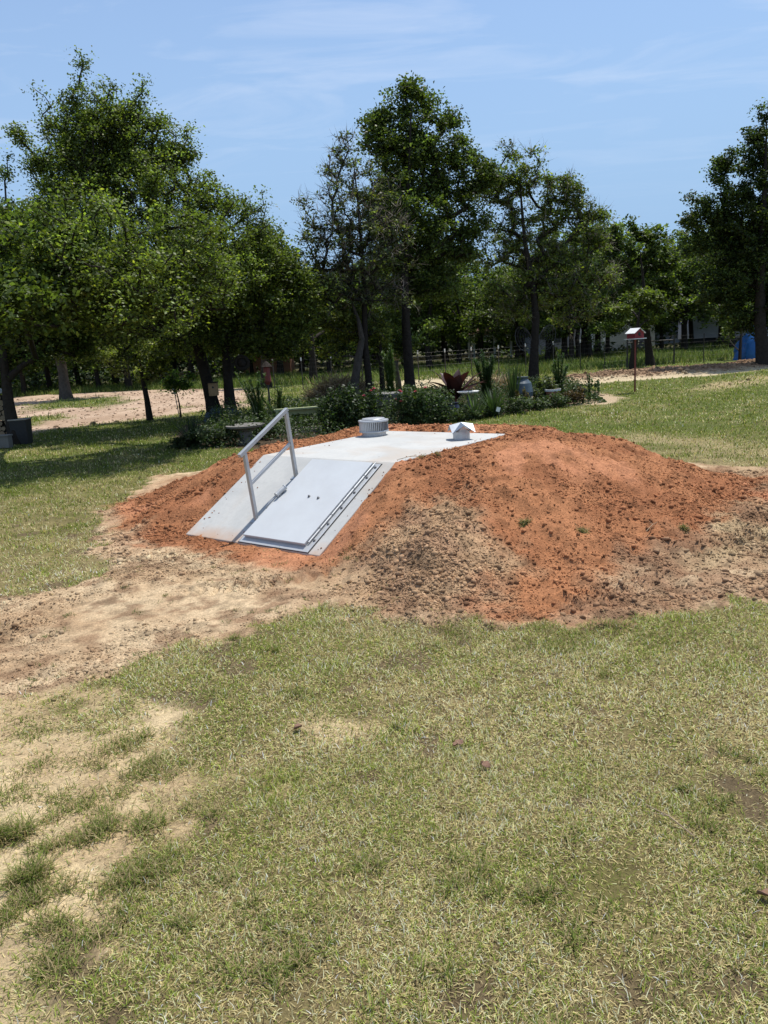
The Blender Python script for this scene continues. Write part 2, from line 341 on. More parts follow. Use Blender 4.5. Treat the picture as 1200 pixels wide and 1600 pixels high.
MT['wood_tan'] = mat('tan_birdhouse_wood', (.40,.25,.12), .8, noise=(16, .7, (.26,.15,.07)), bump=(30, .4, .004))
MT['wood_grey'] = mat('weathered_grey_wood', (.34,.31,.26), .85, noise=(11, .7, (.22,.19,.15)), bump=(24, .5, .005))
MT['wood_green'] = mat('pale_green_painted_wood', (.36,.40,.22), .75, noise=(9, .6, (.24,.27,.13)), bump=(24, .4, .004))
MT['terracotta'] = mat('terracotta', (.33,.15,.09), .85, noise=(14, .6, (.24,.10,.06)))
MT['stone'] = mat('grey_cast_stone', (.17,.16,.15), .9, noise=(12, .8, (.16,.15,.13)), bump=(30, .5, .006))
MT['jar'] = mat('blue_grey_glaze', (.075,.105,.125), .35, noise=(8, .6, (.04,.055,.07)))
MT['navy'] = mat('dark_blue_glaze', (.018,.022,.05), .3, noise=(10, .6, (.01,.012,.02)))
MT['tarp'] = mat('blue_tarpaulin', (.02,.145,.46), .5, noise=(5, .5, (.012,.09,.32)), bump=(8, .5, .03))
MT['bluecloth'] = mat('faded_blue_cover', (.035,.06,.085), .75, noise=(6, .7, (.03,.05,.08)), bump=(9, .5, .02))
MT['post'] = mat('dark_pipe_steel', (.045,.040,.036), .7, noise=(9, .6, (.075,.06,.05)))
MT['wire'] = mat('fence_wire', (.10,.10,.10), .5, metal=.5, noise=(9, .5, (.06,.055,.05)))
MT['barn'] = mat('grey_metal_siding', (.22,.225,.24), .55, noise=(1.2, .5, (.17,.175,.19)))
MT['barnroof'] = mat('dull_metal_roofing', (.40,.41,.44), .5, noise=(1.2, .6, (.33,.34,.36)))
MT['glass'] = mat('dark_window_glass', (.02,.024,.028), .12, noise=(2, .5, (.035,.04,.045)))
MT['brownroof'] = mat('brown_shingle', (.24,.14,.10), .9, noise=(6, .7, (.16,.09,.065)), bump=(18, .5, .02))
MT['redleaf'] = mat('maroon_leaf', (.09,.018,.014), .4, attr='tint', transl=.12, tcol=(1.2,.8,.5), spec=.45)
MT['pink'] = mat('pink_petals', (.62,.10,.15), .6, noise=(20, .6, (.72,.24,.28)))
MT['cut'] = mat('cut_log_ends', (.34,.25,.15), .9, noise=(20, .7, (.16,.11,.07)), bump=(20, .4, .01))
MT['fallen'] = mat('dead_leaf', (.20,.11,.07), .8, noise=(60, .7, (.12,.07,.05)))
MT['soil'] = ground_material()
def concrete():
    m = bpy.data.materials.new('cast_concrete'); m.use_nodes = True; t = m.node_tree; b = t.nodes['Principled BSDF']
    b.inputs['Roughness'].default_value = .82; b.inputs['Specular IOR Level'].default_value = .3
    co = t.nodes.new('ShaderNodeTexCoord')
    def noise(sc, d=6, ro=.6, dist=0):
        n = t.nodes.new('ShaderNodeTexNoise'); n.inputs['Scale'].default_value = sc; n.inputs['Detail'].default_value = d; n.inputs['Roughness'].default_value = ro; n.inputs['Distortion'].default_value = dist
        t.links.new(co.outputs['Object'], n.inputs['Vector']); return n.outputs['Fac']
    def layer(prev, fac, a0, a1, amt, col):
        r = t.nodes.new('ShaderNodeMapRange'); r.inputs['From Min'].default_value = a0; r.inputs['From Max'].default_value = a1; r.inputs['To Max'].default_value = amt
        t.links.new(fac, r.inputs['Value'])
        x = t.nodes.new('ShaderNodeMix'); x.data_type = 'RGBA'
        if prev is None: x.inputs['A'].default_value = (.475, .468, .44, 1)
        else: t.links.new(prev, x.inputs['A'])
        x.inputs['B'].default_value = (*col, 1); t.links.new(r.outputs[0], x.inputs['Factor']); return x.outputs['Result']
    p = layer(None, noise(1.6, 7, .6, .6), .42, .68, .8, (.39,.39,.375))
    p = layer(p, noise(.8, 5, .6, 1.2), .50, .68, .6, (.42,.35,.28))
    p = layer(p, noise(26, 4), .45, .75, .4, (.36,.36,.345))
    p = layer(p, noise(90, 2), .62, .78, .5, (.33,.325,.31))
    # clay dust trodden in near the lower edge
    sp = t.nodes.new('ShaderNodeSeparateXYZ'); t.links.new(co.outputs['Object'], sp.inputs[0])
    r = t.nodes.new('ShaderNodeMapRange'); r.inputs['From Min'].default_value = .16; r.inputs['From Max'].default_value = 0; t.links.new(sp.outputs['Z'], r.inputs['Value'])
    mu = t.nodes.new('ShaderNodeMath'); mu.operation = 'MULTIPLY'; t.links.new(r.outputs[0], mu.inputs[0]); t.links.new(noise(5, 6), mu.inputs[1])
    p = layer(p, mu.outputs[0], .15, .55, .8, (.45,.27,.16))
    t.links.new(p, b.inputs['Base Color'])
    bp = t.nodes.new('ShaderNodeBump'); bp.inputs['Strength'].default_value = .25; bp.inputs['Distance'].default_value = .004
    t.links.new(noise(60, 6, .7), bp.inputs['Height']); t.links.new(bp.outputs[0], b.inputs['Normal'])
    return m
MT['concrete'] = concrete()

# ------------------------------------------------------------------ object helpers
def tag(o, label=None, cat=None, group=None, kind=None):
    if label: o['label'] = label
    if cat: o['category'] = cat
    if group: o['group'] = group
    if kind: o['kind'] = kind
    return o
def empty(name, loc, label, cat, group=None, rz=0):
    o = bpy.data.objects.new(name, None); COL.objects.link(o); o.location = tuple(float(v) for v in loc); o.rotation_euler = (0, 0, rz)
    o.empty_display_size = .2
    return tag(o, label, cat, group)
def link_mesh(name, me, m, parent=None, shade=False):
    if m: me.materials.append(m)
    o = bpy.data.objects.new(name, me); COL.objects.link(o)
    if parent: o.parent = parent
    if shade: me.polygons.foreach_set('use_smooth', [True]*len(me.polygons))
    return o
def np_mesh(name, V, Fc, k, tint=None, extra=None):
    """mesh from arrays; all faces have k corners"""
    me = bpy.data.meshes.new(name); V = np.ascontiguousarray(V, np.float32); Fc = np.ascontiguousarray(Fc, np.int32)
    me.vertices.add(len(V)); me.vertices.foreach_set('co', V.ravel())
    me.loops.add(Fc.size); me.loops.foreach_set('vertex_index', Fc.ravel())
    me.polygons.add(len(Fc)); me.polygons.foreach_set('loop_start', np.arange(len(Fc), dtype=np.int32)*k)
    me.polygons.foreach_set('loop_total', np.full(len(Fc), k, np.int32))
    me.update(calc_edges=True)
    for nm, c in (('tint', tint),)+tuple((extra or {}).items()):
        if c is None: continue
        a = me.attributes.new(nm, 'FLOAT_COLOR', 'POINT')
        cc = np.ones((len(V), 4), np.float32); cc[:, :c.shape[1]] = c
        a.data.foreach_set('color', cc.ravel())
    return me
class MB:
    def __init__(s): s.v = []; s.f = []
    def add(s, vs, fs):
        o = len(s.v); s.v += [tuple(float(q) for q in p) for p in vs]; s.f += [tuple(i+o for i in f) for f in fs]; return s
    def box(s, c, size, ax=None):
        c = np.array(c, float); hx, hy, hz = [q/2 for q in size]
        X, Y, Z = ax if ax is not None else (np.array([1,0,0.]), np.array([0,1,0.]), np.array([0,0,1.]))
        vs = [c+X*a*hx+Y*b*hy+Z*d*hz for d in (-1, 1) for a, b in ((-1,-1),(1,-1),(1,1),(-1,1))]
        return s.add(vs, [(3,2,1,0),(4,5,6,7),(0,1,5,4),(1,2,6,5),(2,3,7,6),(3,0,4,7)])
    def tube(s, p0, p1, r0, r1=None, n=8, caps=True):
        r1 = r0 if r1 is None else r1; p0 = np.array(p0, float); p1 = np.array(p1, float); d = p1-p0; d /= (np.linalg.norm(d)+1e-9)
        a = np.cross(d, [0, 0, 1.0] if abs(d[2]) < .9 else [1.0, 0, 0]); a /= np.linalg.norm(a); b = np.cross(d, a)
        vs = []
        for p, r in ((p0, r0), (p1, r1)):
            for i in range(n):
                t = 2*math.pi*i/n; vs.append(p+r*(math.cos(t)*a+math.sin(t)*b))
        fs = [(i, n+i, n+(i+1) % n, (i+1) % n) for i in range(n)]
        if caps: fs += [tuple(range(n)), tuple(range(2*n-1, n-1, -1))]
        return s.add(vs, fs)
    def path(s, pts, rs, n=8, caps=True):
        pts = [np.array(p, float) for p in pts]; m = len(pts); vs = []
        for k, p in enumerate(pts):
            d = pts[min(k+1, m-1)]-pts[max(k-1, 0)]; d /= (np.linalg.norm(d)+1e-9)
            ref = np.array([0, 1.0, 0]) if abs(d[1]) < .9 else np.array([1.0, 0, 0])
            a = np.cross(d, ref); a /= np.linalg.norm(a); b = np.cross(d, a)
            r = rs[k] if hasattr(rs, '__len__') else rs
            for i in range(n):
                t = 2*math.pi*i/n; vs.append(p+r*(math.cos(t)*a+math.sin(t)*b))
        fs = [(k*n+i, (k+1)*n+i, (k+1)*n+(i+1) % n, k*n+(i+1) % n) for k in range(m-1) for i in range(n)]
        if caps: fs += [tuple(range(n)), tuple(range(m*n-1, (m-1)*n-1, -1))]
        return s.add(vs, fs)
    def lathe(s, prof, c=(0,0,0), n=32, caps=True):
        vs = []; m = len(prof)
        for r, z in prof:
            for i in range(n):
                t = 2*math.pi*i/n; vs.append((c[0]+r*math.cos(t), c[1]+r*math.sin(t), c[2]+z))
        fs = [(k*n+i, k*n+(i+1) % n, (k+1)*n+(i+1) % n, (k+1)*n+i) for k in range(m-1) for i in range(n)]
        if caps: fs += [tuple(range(n-1, -1, -1)), tuple(range((m-1)*n, m*n))]
        return s.add(vs, fs)
    def build(s, name, m, parent=None, shade=False, bevel=0):
        me = bpy.data.meshes.new(name); me.from_pydata(s.v, [], s.f); me.update()
        o = link_mesh(name, me, m, parent, shade)
        if bevel:
            b = o.modifiers.new('bevel', 'BEVEL'); b.width = bevel; b.segments = 2; b.limit_method = 'ANGLE'
        return o

RNG = np.random.default_rng(7)
def unit(v): return v/(np.linalg.norm(v, axis=-1, keepdims=True)+1e-9)
def leaves_arrays(Cn, size, rng, up=.5, aspect=.62, outdir=None):
    """diamond-ish leaves: 4 verts each"""
    N = len(Cn)
    d = rng.normal(size=(N, 3)); d[:, 2] *= .6; d[:, 2] -= .15
    if outdir is not None: d += outdir*.7
    d = unit(d)
    nrm = rng.normal(size=(N, 3)); nrm[:, 2] = np.abs(nrm[:, 2])+up; nrm = unit(nrm)
    sd_ = unit(np.cross(d, nrm)); L = (size*rng.uniform(.65, 1.3, N))[:, None]; W = L*aspect*.5
    n2 = np.cross(sd_, d)
    V = np.stack([Cn-d*L*.5, Cn+sd_*W+n2*L*.08, Cn+d*L*.5, Cn-sd_*W+n2*L*.08], 1).reshape(-1, 3)
    Fq = (np.arange(N)[:, None]*4+np.arange(4)[None]).astype(np.int32)
    return V, Fq
def leaf_tint(N, rng, base=(.045,.075,.018), var=.35, yel=.12):
    b = np.array(base)[None]*np.exp(rng.normal(0, var, (N, 1)))
    y = rng.random(N) < yel
    b[y] = b[y]*np.array([1.7, 1.45, 1.0])
    return np.repeat(np.clip(b, 0, .5), 4, 0)

def tree_skeleton(trunk, lobes, n_t, rng, trunk_r, seg=.4, flat=.8, yscale=1.0, shell=.45, droop=.0):
    """trunk: list of 3-D points.  lobes: (x,y,z,r).  returns nodes, parents, radii, targets, tips"""
    P = [np.array(trunk[0], float)]; par = [-1]
    for k in range(1, len(trunk)):
        a = np.array(trunk[k-1], float); b = np.array(trunk[k], float); n = max(1, int(np.linalg.norm(b-a)/seg))
        for i in range(1, n+1): P.append(a+(b-a)*i/n); par.append(len(P)-2)
    ntr = len(P)
    lo = np.array(lobes, float); wgt = lo[:, 3]**1.9; wgt /= wgt.sum()
    ch = rng.choice(len(lo), n_t, p=wgt)
    dr = unit(rng.normal(size=(n_t, 3))); rr = rng.random(n_t)**shell*np.where(rng.random(n_t) < .16, rng.uniform(1.1, 1.4, n_t), 1)
    T = lo[ch, :3]+dr*(rr*lo[ch, 3])[:, None]*np.array([1, yscale, flat])
    T0 = P[max(1, ntr//2)]
    T = T[np.argsort(np.linalg.norm(T-T0, axis=1))]
    nodes = np.zeros((len(P)+n_t*14, 3)); nodes[:len(P)] = P; cnt = len(P); tips = []
    lowcut = max(1, int(ntr*.42))
    for t in T:
        nd = nodes[lowcut:cnt]; dv = t-nd; dist = np.linalg.norm(dv, axis=1)
        cost = dist + np.maximum(0, .25*dist-dv[:, 2])*.8
        j = int(np.argmin(cost))+lowcut; a = nodes[j].copy(); L = np.linalg.norm(t-a)
        n = int(min(12, max(1, round(L/seg))))
        prev = j; off = rng.normal(0, .07*L, 3)
        for i in range(1, n+1):
            s = i/n; p = a+(t-a)*s+off*math.sin(math.pi*s); p[2] += .10*L*math.sin(math.pi*s)-droop*L*s*s
            nodes[cnt] = p; par.append(prev); prev = cnt; cnt += 1
        tips.append(prev)
    nodes = nodes[:cnt]; par = np.array(par)
    acc = np.zeros(cnt); acc[np.array(tips)] = .010**2.25
    for i in range(cnt-1, 0, -1): acc[par[i]] += max(acc[i], .006**2.25)
    r = np.maximum(acc, .006**2.25)**(1/2.25)
    r[:ntr] = np.maximum(r[:ntr]*.0, np.interp(np.arange(ntr), [0, 2, ntr-1], [trunk_r*1.25, trunk_r, max(.012, trunk_r*.09)]))
    lim = trunk_r*.55
    r[ntr:] = np.minimum(r[ntr:]*(trunk_r/.16)**.3, lim)
    return nodes, par, r, np.array(tips), ntr
def skeleton_mesh(name, nodes, par, r, ntr, trunk, trunk_r, m, parent):
    idx = np.arange(ntr, len(nodes)); pa = par[idx]
    a = nodes[pa]; b = nodes[idx]; d = unit(b-a)
    ref = np.where(np.abs(d[:, 2:3]) < .9, np.array([[0, 0, 1.0]]), np.array([[1.0, 0, 0]])); s = unit(np.cross(d, ref)); q = np.cross(d, s)
    r0 = np.minimum(r[pa], r[idx]*1.6); r1 = r[idx]; n = 5; rings = []
    for p, rr in ((a, r0), (b, r1)):
        for i in range(n):
            t = 2*math.pi*i/n; rings.append(p+rr[:, None]*(math.cos(t)*s+math.sin(t)*q))
    V = np.stack(rings, 1).reshape(-1, 3); o = np.arange(len(idx))[:, None]*(2*n)
    Fq = np.concatenate([o+np.array([[i, n+i, n+(i+1) % n, (i+1) % n]]) for i in range(n)], 0)
    # trunk tube, flared and slightly lumpy
    tn = nodes[:ntr]; k = 12; tv = []
    for i in range(ntr):
        dd = tn[min(i+1, ntr-1)]-tn[max(i-1, 0)]; dd = dd/(np.linalg.norm(dd)+1e-9)
        aa = np.cross(dd, [0, 1.0, 0]); aa /= np.linalg.norm(aa); bb = np.cross(dd, aa)
        for j in range(k):
            t = 2*math.pi*j/k; lump = 1+.10*math.sin(3*t+i*.6)+.06*math.sin(5*t-i*.9)
            rad_ = r[i]*lump*(1.25 if i == 0 else 1)
            tv.append(tn[i]+rad_*(math.cos(t)*aa+math.sin(t)*bb)-(np.array([0, 0, .15]) if i == 0 else 0))
    ob = len(V); tf = [[ob+i*k+j, ob+(i+1)*k+j, ob+(i+1)*k+(j+1) % k, ob+i*k+(j+1) % k] for i in range(ntr-1) for j in range(k)]
    V = np.concatenate([V, np.array(tv)]); Fq = np.concatenate([Fq, np.array(tf)])
    me = np_mesh(name, V, Fq, 4)
    return link_mesh(name, me, m, parent, True)

def crown_arrays(nodes, par, tips, per, size, rng, cr=.36, tint=(.045,.075,.018), along=.5, var=.35, yel=.12, up=.5):
    T = nodes[tips]; n = len(T)
    nl = np.maximum(4, (per*rng.uniform(.45, 1.5, n))).astype(int)
    ci = np.repeat(np.arange(n), nl); N = len(ci)
    rr = cr*rng.uniform(.65, 1.35, n)
    off = unit(rng.normal(size=(N, 3)))*(rng.random((N, 1))**.5)*rr[ci][:, None]*np.array([1, 1, .5])
    Cn = T[ci]+off
    # some leaves strung back along the twig
    al = rng.random(N) < along; pj = par[tips][ci]; s = rng.random((N, 1))
    back = nodes[tips][ci]*(1-s)+nodes[pj]*s+rng.normal(0, .10, (N, 3))
    Cn = np.where(al[:, None], back, Cn)
    V, Fq = leaves_arrays(Cn, size, rng, up)
    tb = leaf_tint(N, rng, tint, var, yel)
    cv = np.exp(rng.normal(0, .30, n))[ci]; tb = np.clip(tb*np.repeat(cv, 4)[:, None], 0, .5)
    return V, Fq, tb
def tree(name, label, cat, trunk, lobes, n_t, per, size, trunk_r, seed, group=None, bark='bark', tint=(.042,.070,.018), cr=.36, flat=.8, shell=.45, var=.35, yel=.12, yscale=1.0, bare=0, droop=0, up=.5, seg=.4):
    rng = np.random.default_rng(seed); base = np.array(trunk[0], float)
    tr = [np.array(p, float)-base for p in trunk]; lo = [(l[0]-base[0], l[1]-base[1], l[2]-base[2], l[3]) for l in lobes]
    root = empty(name, base, label, cat, group)
    nodes, par, r, tips, ntr = tree_skeleton(tr, lo, n_t, rng, trunk_r, flat=flat, shell=shell, yscale=yscale, droop=droop, seg=seg)
    skeleton_mesh('trunk', nodes, par, r, ntr, tr, trunk_r, MT[bark], root)
    if bare:
        kb = rng.random(len(tips)) > bare; ltips = tips[kb]
        # bare twigs out of every tip
        n = len(tips)*7; ti = np.repeat(tips, 7); a = nodes[ti]; d = unit(rng.normal(size=(n, 3))+unit(nodes[ti]-nodes[par[ti]])*1.2)
        mid = a+d*rng.uniform(.15, .3, (n, 1)); b = mid+unit(d+rng.normal(0, .5, (n, 3)))*rng.uniform(.15, .4, (n, 1))
        sg = np.cross(d, [0, 0, 1.0]); sg = unit(sg)*.008; s2 = np.cross(d, sg)
        V = np.stack([a-sg, a+sg, mid+sg*.7, mid-sg*.7, b, a+s2, mid+s2*.7], 1).reshape(-1, 3); o = np.arange(n)[:, None]*7
        Fq = np.concatenate([o+np.array([[0,1,2,3]]), o+np.array([[0,5,6,3]]), o+np.array([[1,2,6,5]]), o+np.array([[3,2,6,4]])])
        link_mesh('dead_twigs', np_mesh('dead_twigs', V, Fq, 4), MT['twig'], root)
    else: ltips = tips
    V, Fq, tb = crown_arrays(nodes, par, ltips, per, size, rng, cr, tint, var=var, yel=yel, up=up)
    link_mesh('crown', np_mesh('crown', V, Fq, 4, tb), MT['leaf'], root)
    return root
def L(Y, *items):
    """lobes from (px, py, radius in px[, depth offset]) at depth Y"""
    out = []
    for it in items:
        dY = it[3] if len(it) > 3 else 0
        p = at(it[0], it[1], Y+dY); out.append((p[0], p[1], p[2], it[2]*(Y+dY)/F))
    return out

# ------------------------------------------------------------------ GROUND
def axis(lo, f0, f1, hi, step, gr):
    mid = list(np.arange(f0, f1, step)); s = step; x = mid[-1]; up = []
    while x < hi: s *= gr; x += s; up.append(x)
    s = step; x = f0; dn = []
    while x > lo: s *= gr; x -= s; dn.append(x)
    return np.array(dn[::-1]+mid+up)
gx = axis(-420, -4.2, 5.4, 420, .024, 1.024)
gy = np.concatenate([axis(-60, 3.4, 9.6, 10.0, .024, 1.024), []])
gy = gy[gy < 9.6]; ext = []; s_ = .026; yy = gy[-1]
while yy < 900: yy += s_; ext.append(yy); s_ *= 1.0165
gy = np.concatenate([gy, ext])
X, Yg = np.meshgrid(gx, gy); XF, YF = X.ravel(), Yg.ravel()
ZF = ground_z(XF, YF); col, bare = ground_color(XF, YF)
nx, ny = len(gx), len(gy); ii = (np.arange(ny-1)[:, None]*nx+np.arange(nx-1)[None]).ravel()
FQ = np.stack([ii, ii+1, ii+nx+1, ii+nx], 1)
me = np_mesh('ground', np.stack([XF, YF, ZF], 1), FQ, 4, None, {'soil': col, 'bare': bare[:, None].repeat(3, 1)})
print('ground verts', len(XF))
go = link_mesh('ground', me, MT['soil'], None, True); tag(go, 'mown lawn with sandy patches and the red clay mound', 'ground', kind='structure')

# ------------------------------------------------------------------ STORM SHELTER
W3 = np.array([SWX[0], SWX[1], 0]); A3 = np.array([SAX[0], SAX[1], 0]); ZZ = np.array([0, 0, 1.0])
SV = A3*RUN+ZZ*(RISE-LIP); SLEN = np.linalg.norm(SV); SS = SV/SLEN; SN = np.cross(W3, SS); SN /= np.linalg.norm(SN)
if SN[2] < 0: SN = -SN
O3 = np.array([SA[0], SA[1], 0.])
def sl(u, k, h=0):          # k: 0..1 up the slope, h: height off it  (world, relative to the shelter's base)
    return W3*u + ZZ*LIP + SV*k + SN*h
def tp(u, v, h=0): return W3*u+A3*v+ZZ*(RISE+h)
sh = empty('storm_shelter', O3, 'concrete storm shelter with a sloped steel door and handrail, set in the red clay mound', 'storm shelter')
U0 = -.08
b = MB(); prof = [(0,-.35),(0,LIP),(RUN,RISE),(RUN+TOPL,RISE),(RUN+TOPL,-.35)]
vs = [W3*u+A3*v+ZZ*z for u in (U0, SW) for v, z in prof]; n = 5
b.add(vs, [tuple(range(4,-1,-1)), tuple(range(5,10))]+[(i, (i+1) % 5, 5+(i+1) % 5, 5+i) for i in range(5)])
b.build('concrete_slab', MT['concrete'], sh, bevel=.008)
AXS = (W3, SS, SN)
DU0, DU1, DK0, DK1 = .765, 1.585, .055, .945     # the door leaf
FU0, FU1, FK0, FK1 = .735, 1.655, .0, .965       # its frame
def strip(mb, u0, u1, k0, k1, h0, h1):
    c = sl((u0+u1)/2, (k0+k1)/2, (h0+h1)/2); return mb.box(c, (abs(u1-u0), abs(k1-k0)*SLEN, h1-h0), AXS)
b = MB(); strip(b, FU0-.012, FU1+.012, .004, FK1+.01, -.004, .003); b.build('gasket', MT['black'], sh)
b = MB(); strip(b, FU0, FU1, .008, FK1, -.003, .009); fr = b.build('door_frame', MT['frame'], sh, bevel=.002)
b = MB(); strip(b, DU0+.02, DU1-.02, DK0+.02, DK1-.02, .009, .030); b.build('inner_lip', MT['steel'], fr)
for k in (.12,.29,.46,.63,.80,.92):
    b = MB(); p = sl(1.628, k, .009); b.tube(p, p+SN*.006, .014, n=12); b.tube(p+SN*.006, p+SN*.013, .008, n=6); b.build('frame_bolt', MT['steel'], fr)
b = MB(); strip(b, DU0, DU1, DK0, DK1, .030, .046); dr_ = b.build('door', MT['door'], sh, bevel=.003)
b = MB()
strip(b, DU0+.002, DU0+.012, DK0+.004, DK1-.004, .012, .030); strip(b, DU1-.012, DU1-.002, DK0+.004, DK1-.004, .012, .030)
strip(b, DU0+.012, DU1-.012, DK0+.002, DK0+.010, .012, .030); b.build('door_edge', MT['frame'], dr_)
for i in range(6):
    k0 = .085+i*.145; p = sl(DU1+.014, k0, .026); q = sl(DU1+.014, k0+.130, .026)
    b = MB(); b.tube(p, q, .0085, n=10); b.tube(q, q+SS*.03, .005, n=8)
    b.build('hinge', MT['frame'], dr_)
for u, k in ((1.17,.515),(1.30,.508)):
    b = MB(); p = sl(u, k, .046); b.tube(p, p+SN*.008, .014, n=12); b.tube(p+SN*.008, p+SN*.018, .007, n=6); b.build('door_bolt', MT['steel'], dr_)
# latch: fat barrel, slide rod bent down at its end
b = MB()
b.tube(sl(.775,.475,.075), sl(.80,.565,.082), .024, n=16); b.tube(sl(.775,.470,.075), sl(.777,.480,.075), .028, n=16); b.tube(sl(.797,.560,.082), sl(.80,.570,.082), .028, n=16)
b.tube(sl(.785,.50,.046), sl(.785,.50,.07), .012, n=10); b.tube(sl(.792,.545,.046), sl(.792,.545,.07), .012, n=10)
hd = b.build('latch', MT['frame'], dr_, shade=False)
b = MB(); b.path([sl(.787,.50,.062), sl(.765,.46,.062), sl(.748,.40,.058), sl(.742,.362,.045), sl(.742,.355,.02)], .0085, n=8); b.build('latch_rod', MT['rail'], hd, shade=True)
b = MB(); strip(b, .738, .775, .50, .54, .009, .06); b.build('latch_plate', MT['rail'], hd)
# handrail
hr = bpy.data.objects.new('handrail', None); COL.objects.link(hr); hr.parent = sh; hr.empty_display_size = .1
RU = .703; T_ = .036
pb = [sl(RU, .245), sl(RU, .760)]; PH = .70; lean = ZZ*1.0-A3*.10; lean = lean/np.linalg.norm(lean)
for p in pb:
    b = MB(); ax = (W3, np.cross(lean, W3), lean); b.box(p+lean*(PH/2-.01), (T_, T_, PH-.02), ax); b.build('post', MT['rail'], hr, bevel=.003)
    b = MB(); b.box(p+SN*.004, (.09, .10, .010), AXS); b.build('base_plate', MT['rail'], hr, bevel=.001)
pt = [p+lean*PH for p in pb]; d = unit(pt[1]-pt[0]); nn = np.cross(W3, d)
b = MB(); a0 = pt[0]-d*.075; a1 = pt[1]+d*.022; b.box((a0+a1)/2, (T_+.004, np.linalg.norm(a1-a0), T_), (W3, d, nn)); b.build('top_rail', MT['rail'], hr, bevel=.003)
pm = [p+lean*PH*.52 for p in pb]; b = MB(); m0 = pm[0]+d*T_*.6; m1 = pm[1]-d*T_*.6; b.box((m0+m1)/2, (T_-.010, np.linalg.norm(m1-m0), T_-.008), (W3, d, nn)); b.build('middle_rail', MT['rail'], hr, bevel=.002)
# louvred vent
vt = bpy.data.objects.new('louvred_vent', None); COL.objects.link(vt); vt.parent = sh; vt.location = tuple(tp(.115, 2.93)); vt.empty_display_size = .1
b = MB(); b.lathe([(.155,-.01),(.155,.05),(.149,.055)], n=40); b.build('collar', MT['galv'], vt)
b = MB(); b.lathe([(.160,.055),(.160,.19)], n=40); b.build('inner_drum', MT['steel'], vt)
b = MB()
for i in range(46):
    t = 2*math.pi*i/46; c = np.array([.182*math.cos(t), .182*math.sin(t), .122]); r_ = np.array([math.cos(t), math.sin(t), 0]); q_ = np.array([-math.sin(t), math.cos(t), 0])
    t2 = t+.5; b.box(c, (.0022, .0165, .132), (np.array([math.cos(t2), math.sin(t2), 0]), np.array([-math.sin(t2), math.cos(t2), 0]), ZZ))
b.build('louvres', MT['galv'], vt)
b = MB(); b.lathe([(.150,.050),(.190,.050),(.193,.060),(.190,.068),(.150,.066)], n=48); b.lathe([(.150,.182),(.192,.180),(.196,.186),(.194,.200),(.150,.206)], n=48); b.build('rim', MT['galv'], vt)
b = MB(); b.lathe([(.150,.198),(.150,.214),(.143,.221),(.02,.227)], n=48); b.build('cap', MT['galv'], vt)
# folded-cap vent
v2 = bpy.data.objects.new('gabled_vent', None); COL.objects.link(v2); v2.parent = sh; v2.location = tuple(tp(1.50, 2.84)); v2.empty_display_size = .1; v2.rotation_euler = (0, 0, .12)
b = MB(); b.lathe([(.098,-.01),(.098,.095),(.092,.098)], n=28); b.build('collar', MT['galv'], v2)
b = MB(); up_ = []; 
for i in range(8):
    t = math.pi/4*i; up_.append((.140*math.cos(t), .150*math.sin(t), .172) if i % 2 == 0 else (.192*math.cos(t), .192*math.sin(t), .085))
vs = [(0, 0, .198)]+up_+[(0, 0, .194)]+[(x, y, z-.004) for x, y, z in up_]
fs = [(0, 1+i, 1+(i+1) % 8) for i in range(8)]+[(9, 10+(i+1) % 8, 10+i) for i in range(8)]+[(1+i, 10+i, 10+(i+1) % 8, 1+(i+1) % 8) for i in range(8)]
b.add(vs, fs); b.build('folded_cap', MT['galvcap'], v2)
b = MB()
for i in range(4):
    t = math.pi/2*i; c = np.array([math.cos(t), math.sin(t), 0]); s = np.array([-math.sin(t), math.cos(t), 0])
    b = MB()
    for k in range(-3, 4):
        hgt = .075*(1-abs(k)/4.2); b.box(c*.100+s*k*.016+ZZ*(.093+hgt/2), (.0025, .012, hgt), (c, s, ZZ))
    b.build('gable_slats', MT['galv'], v2)

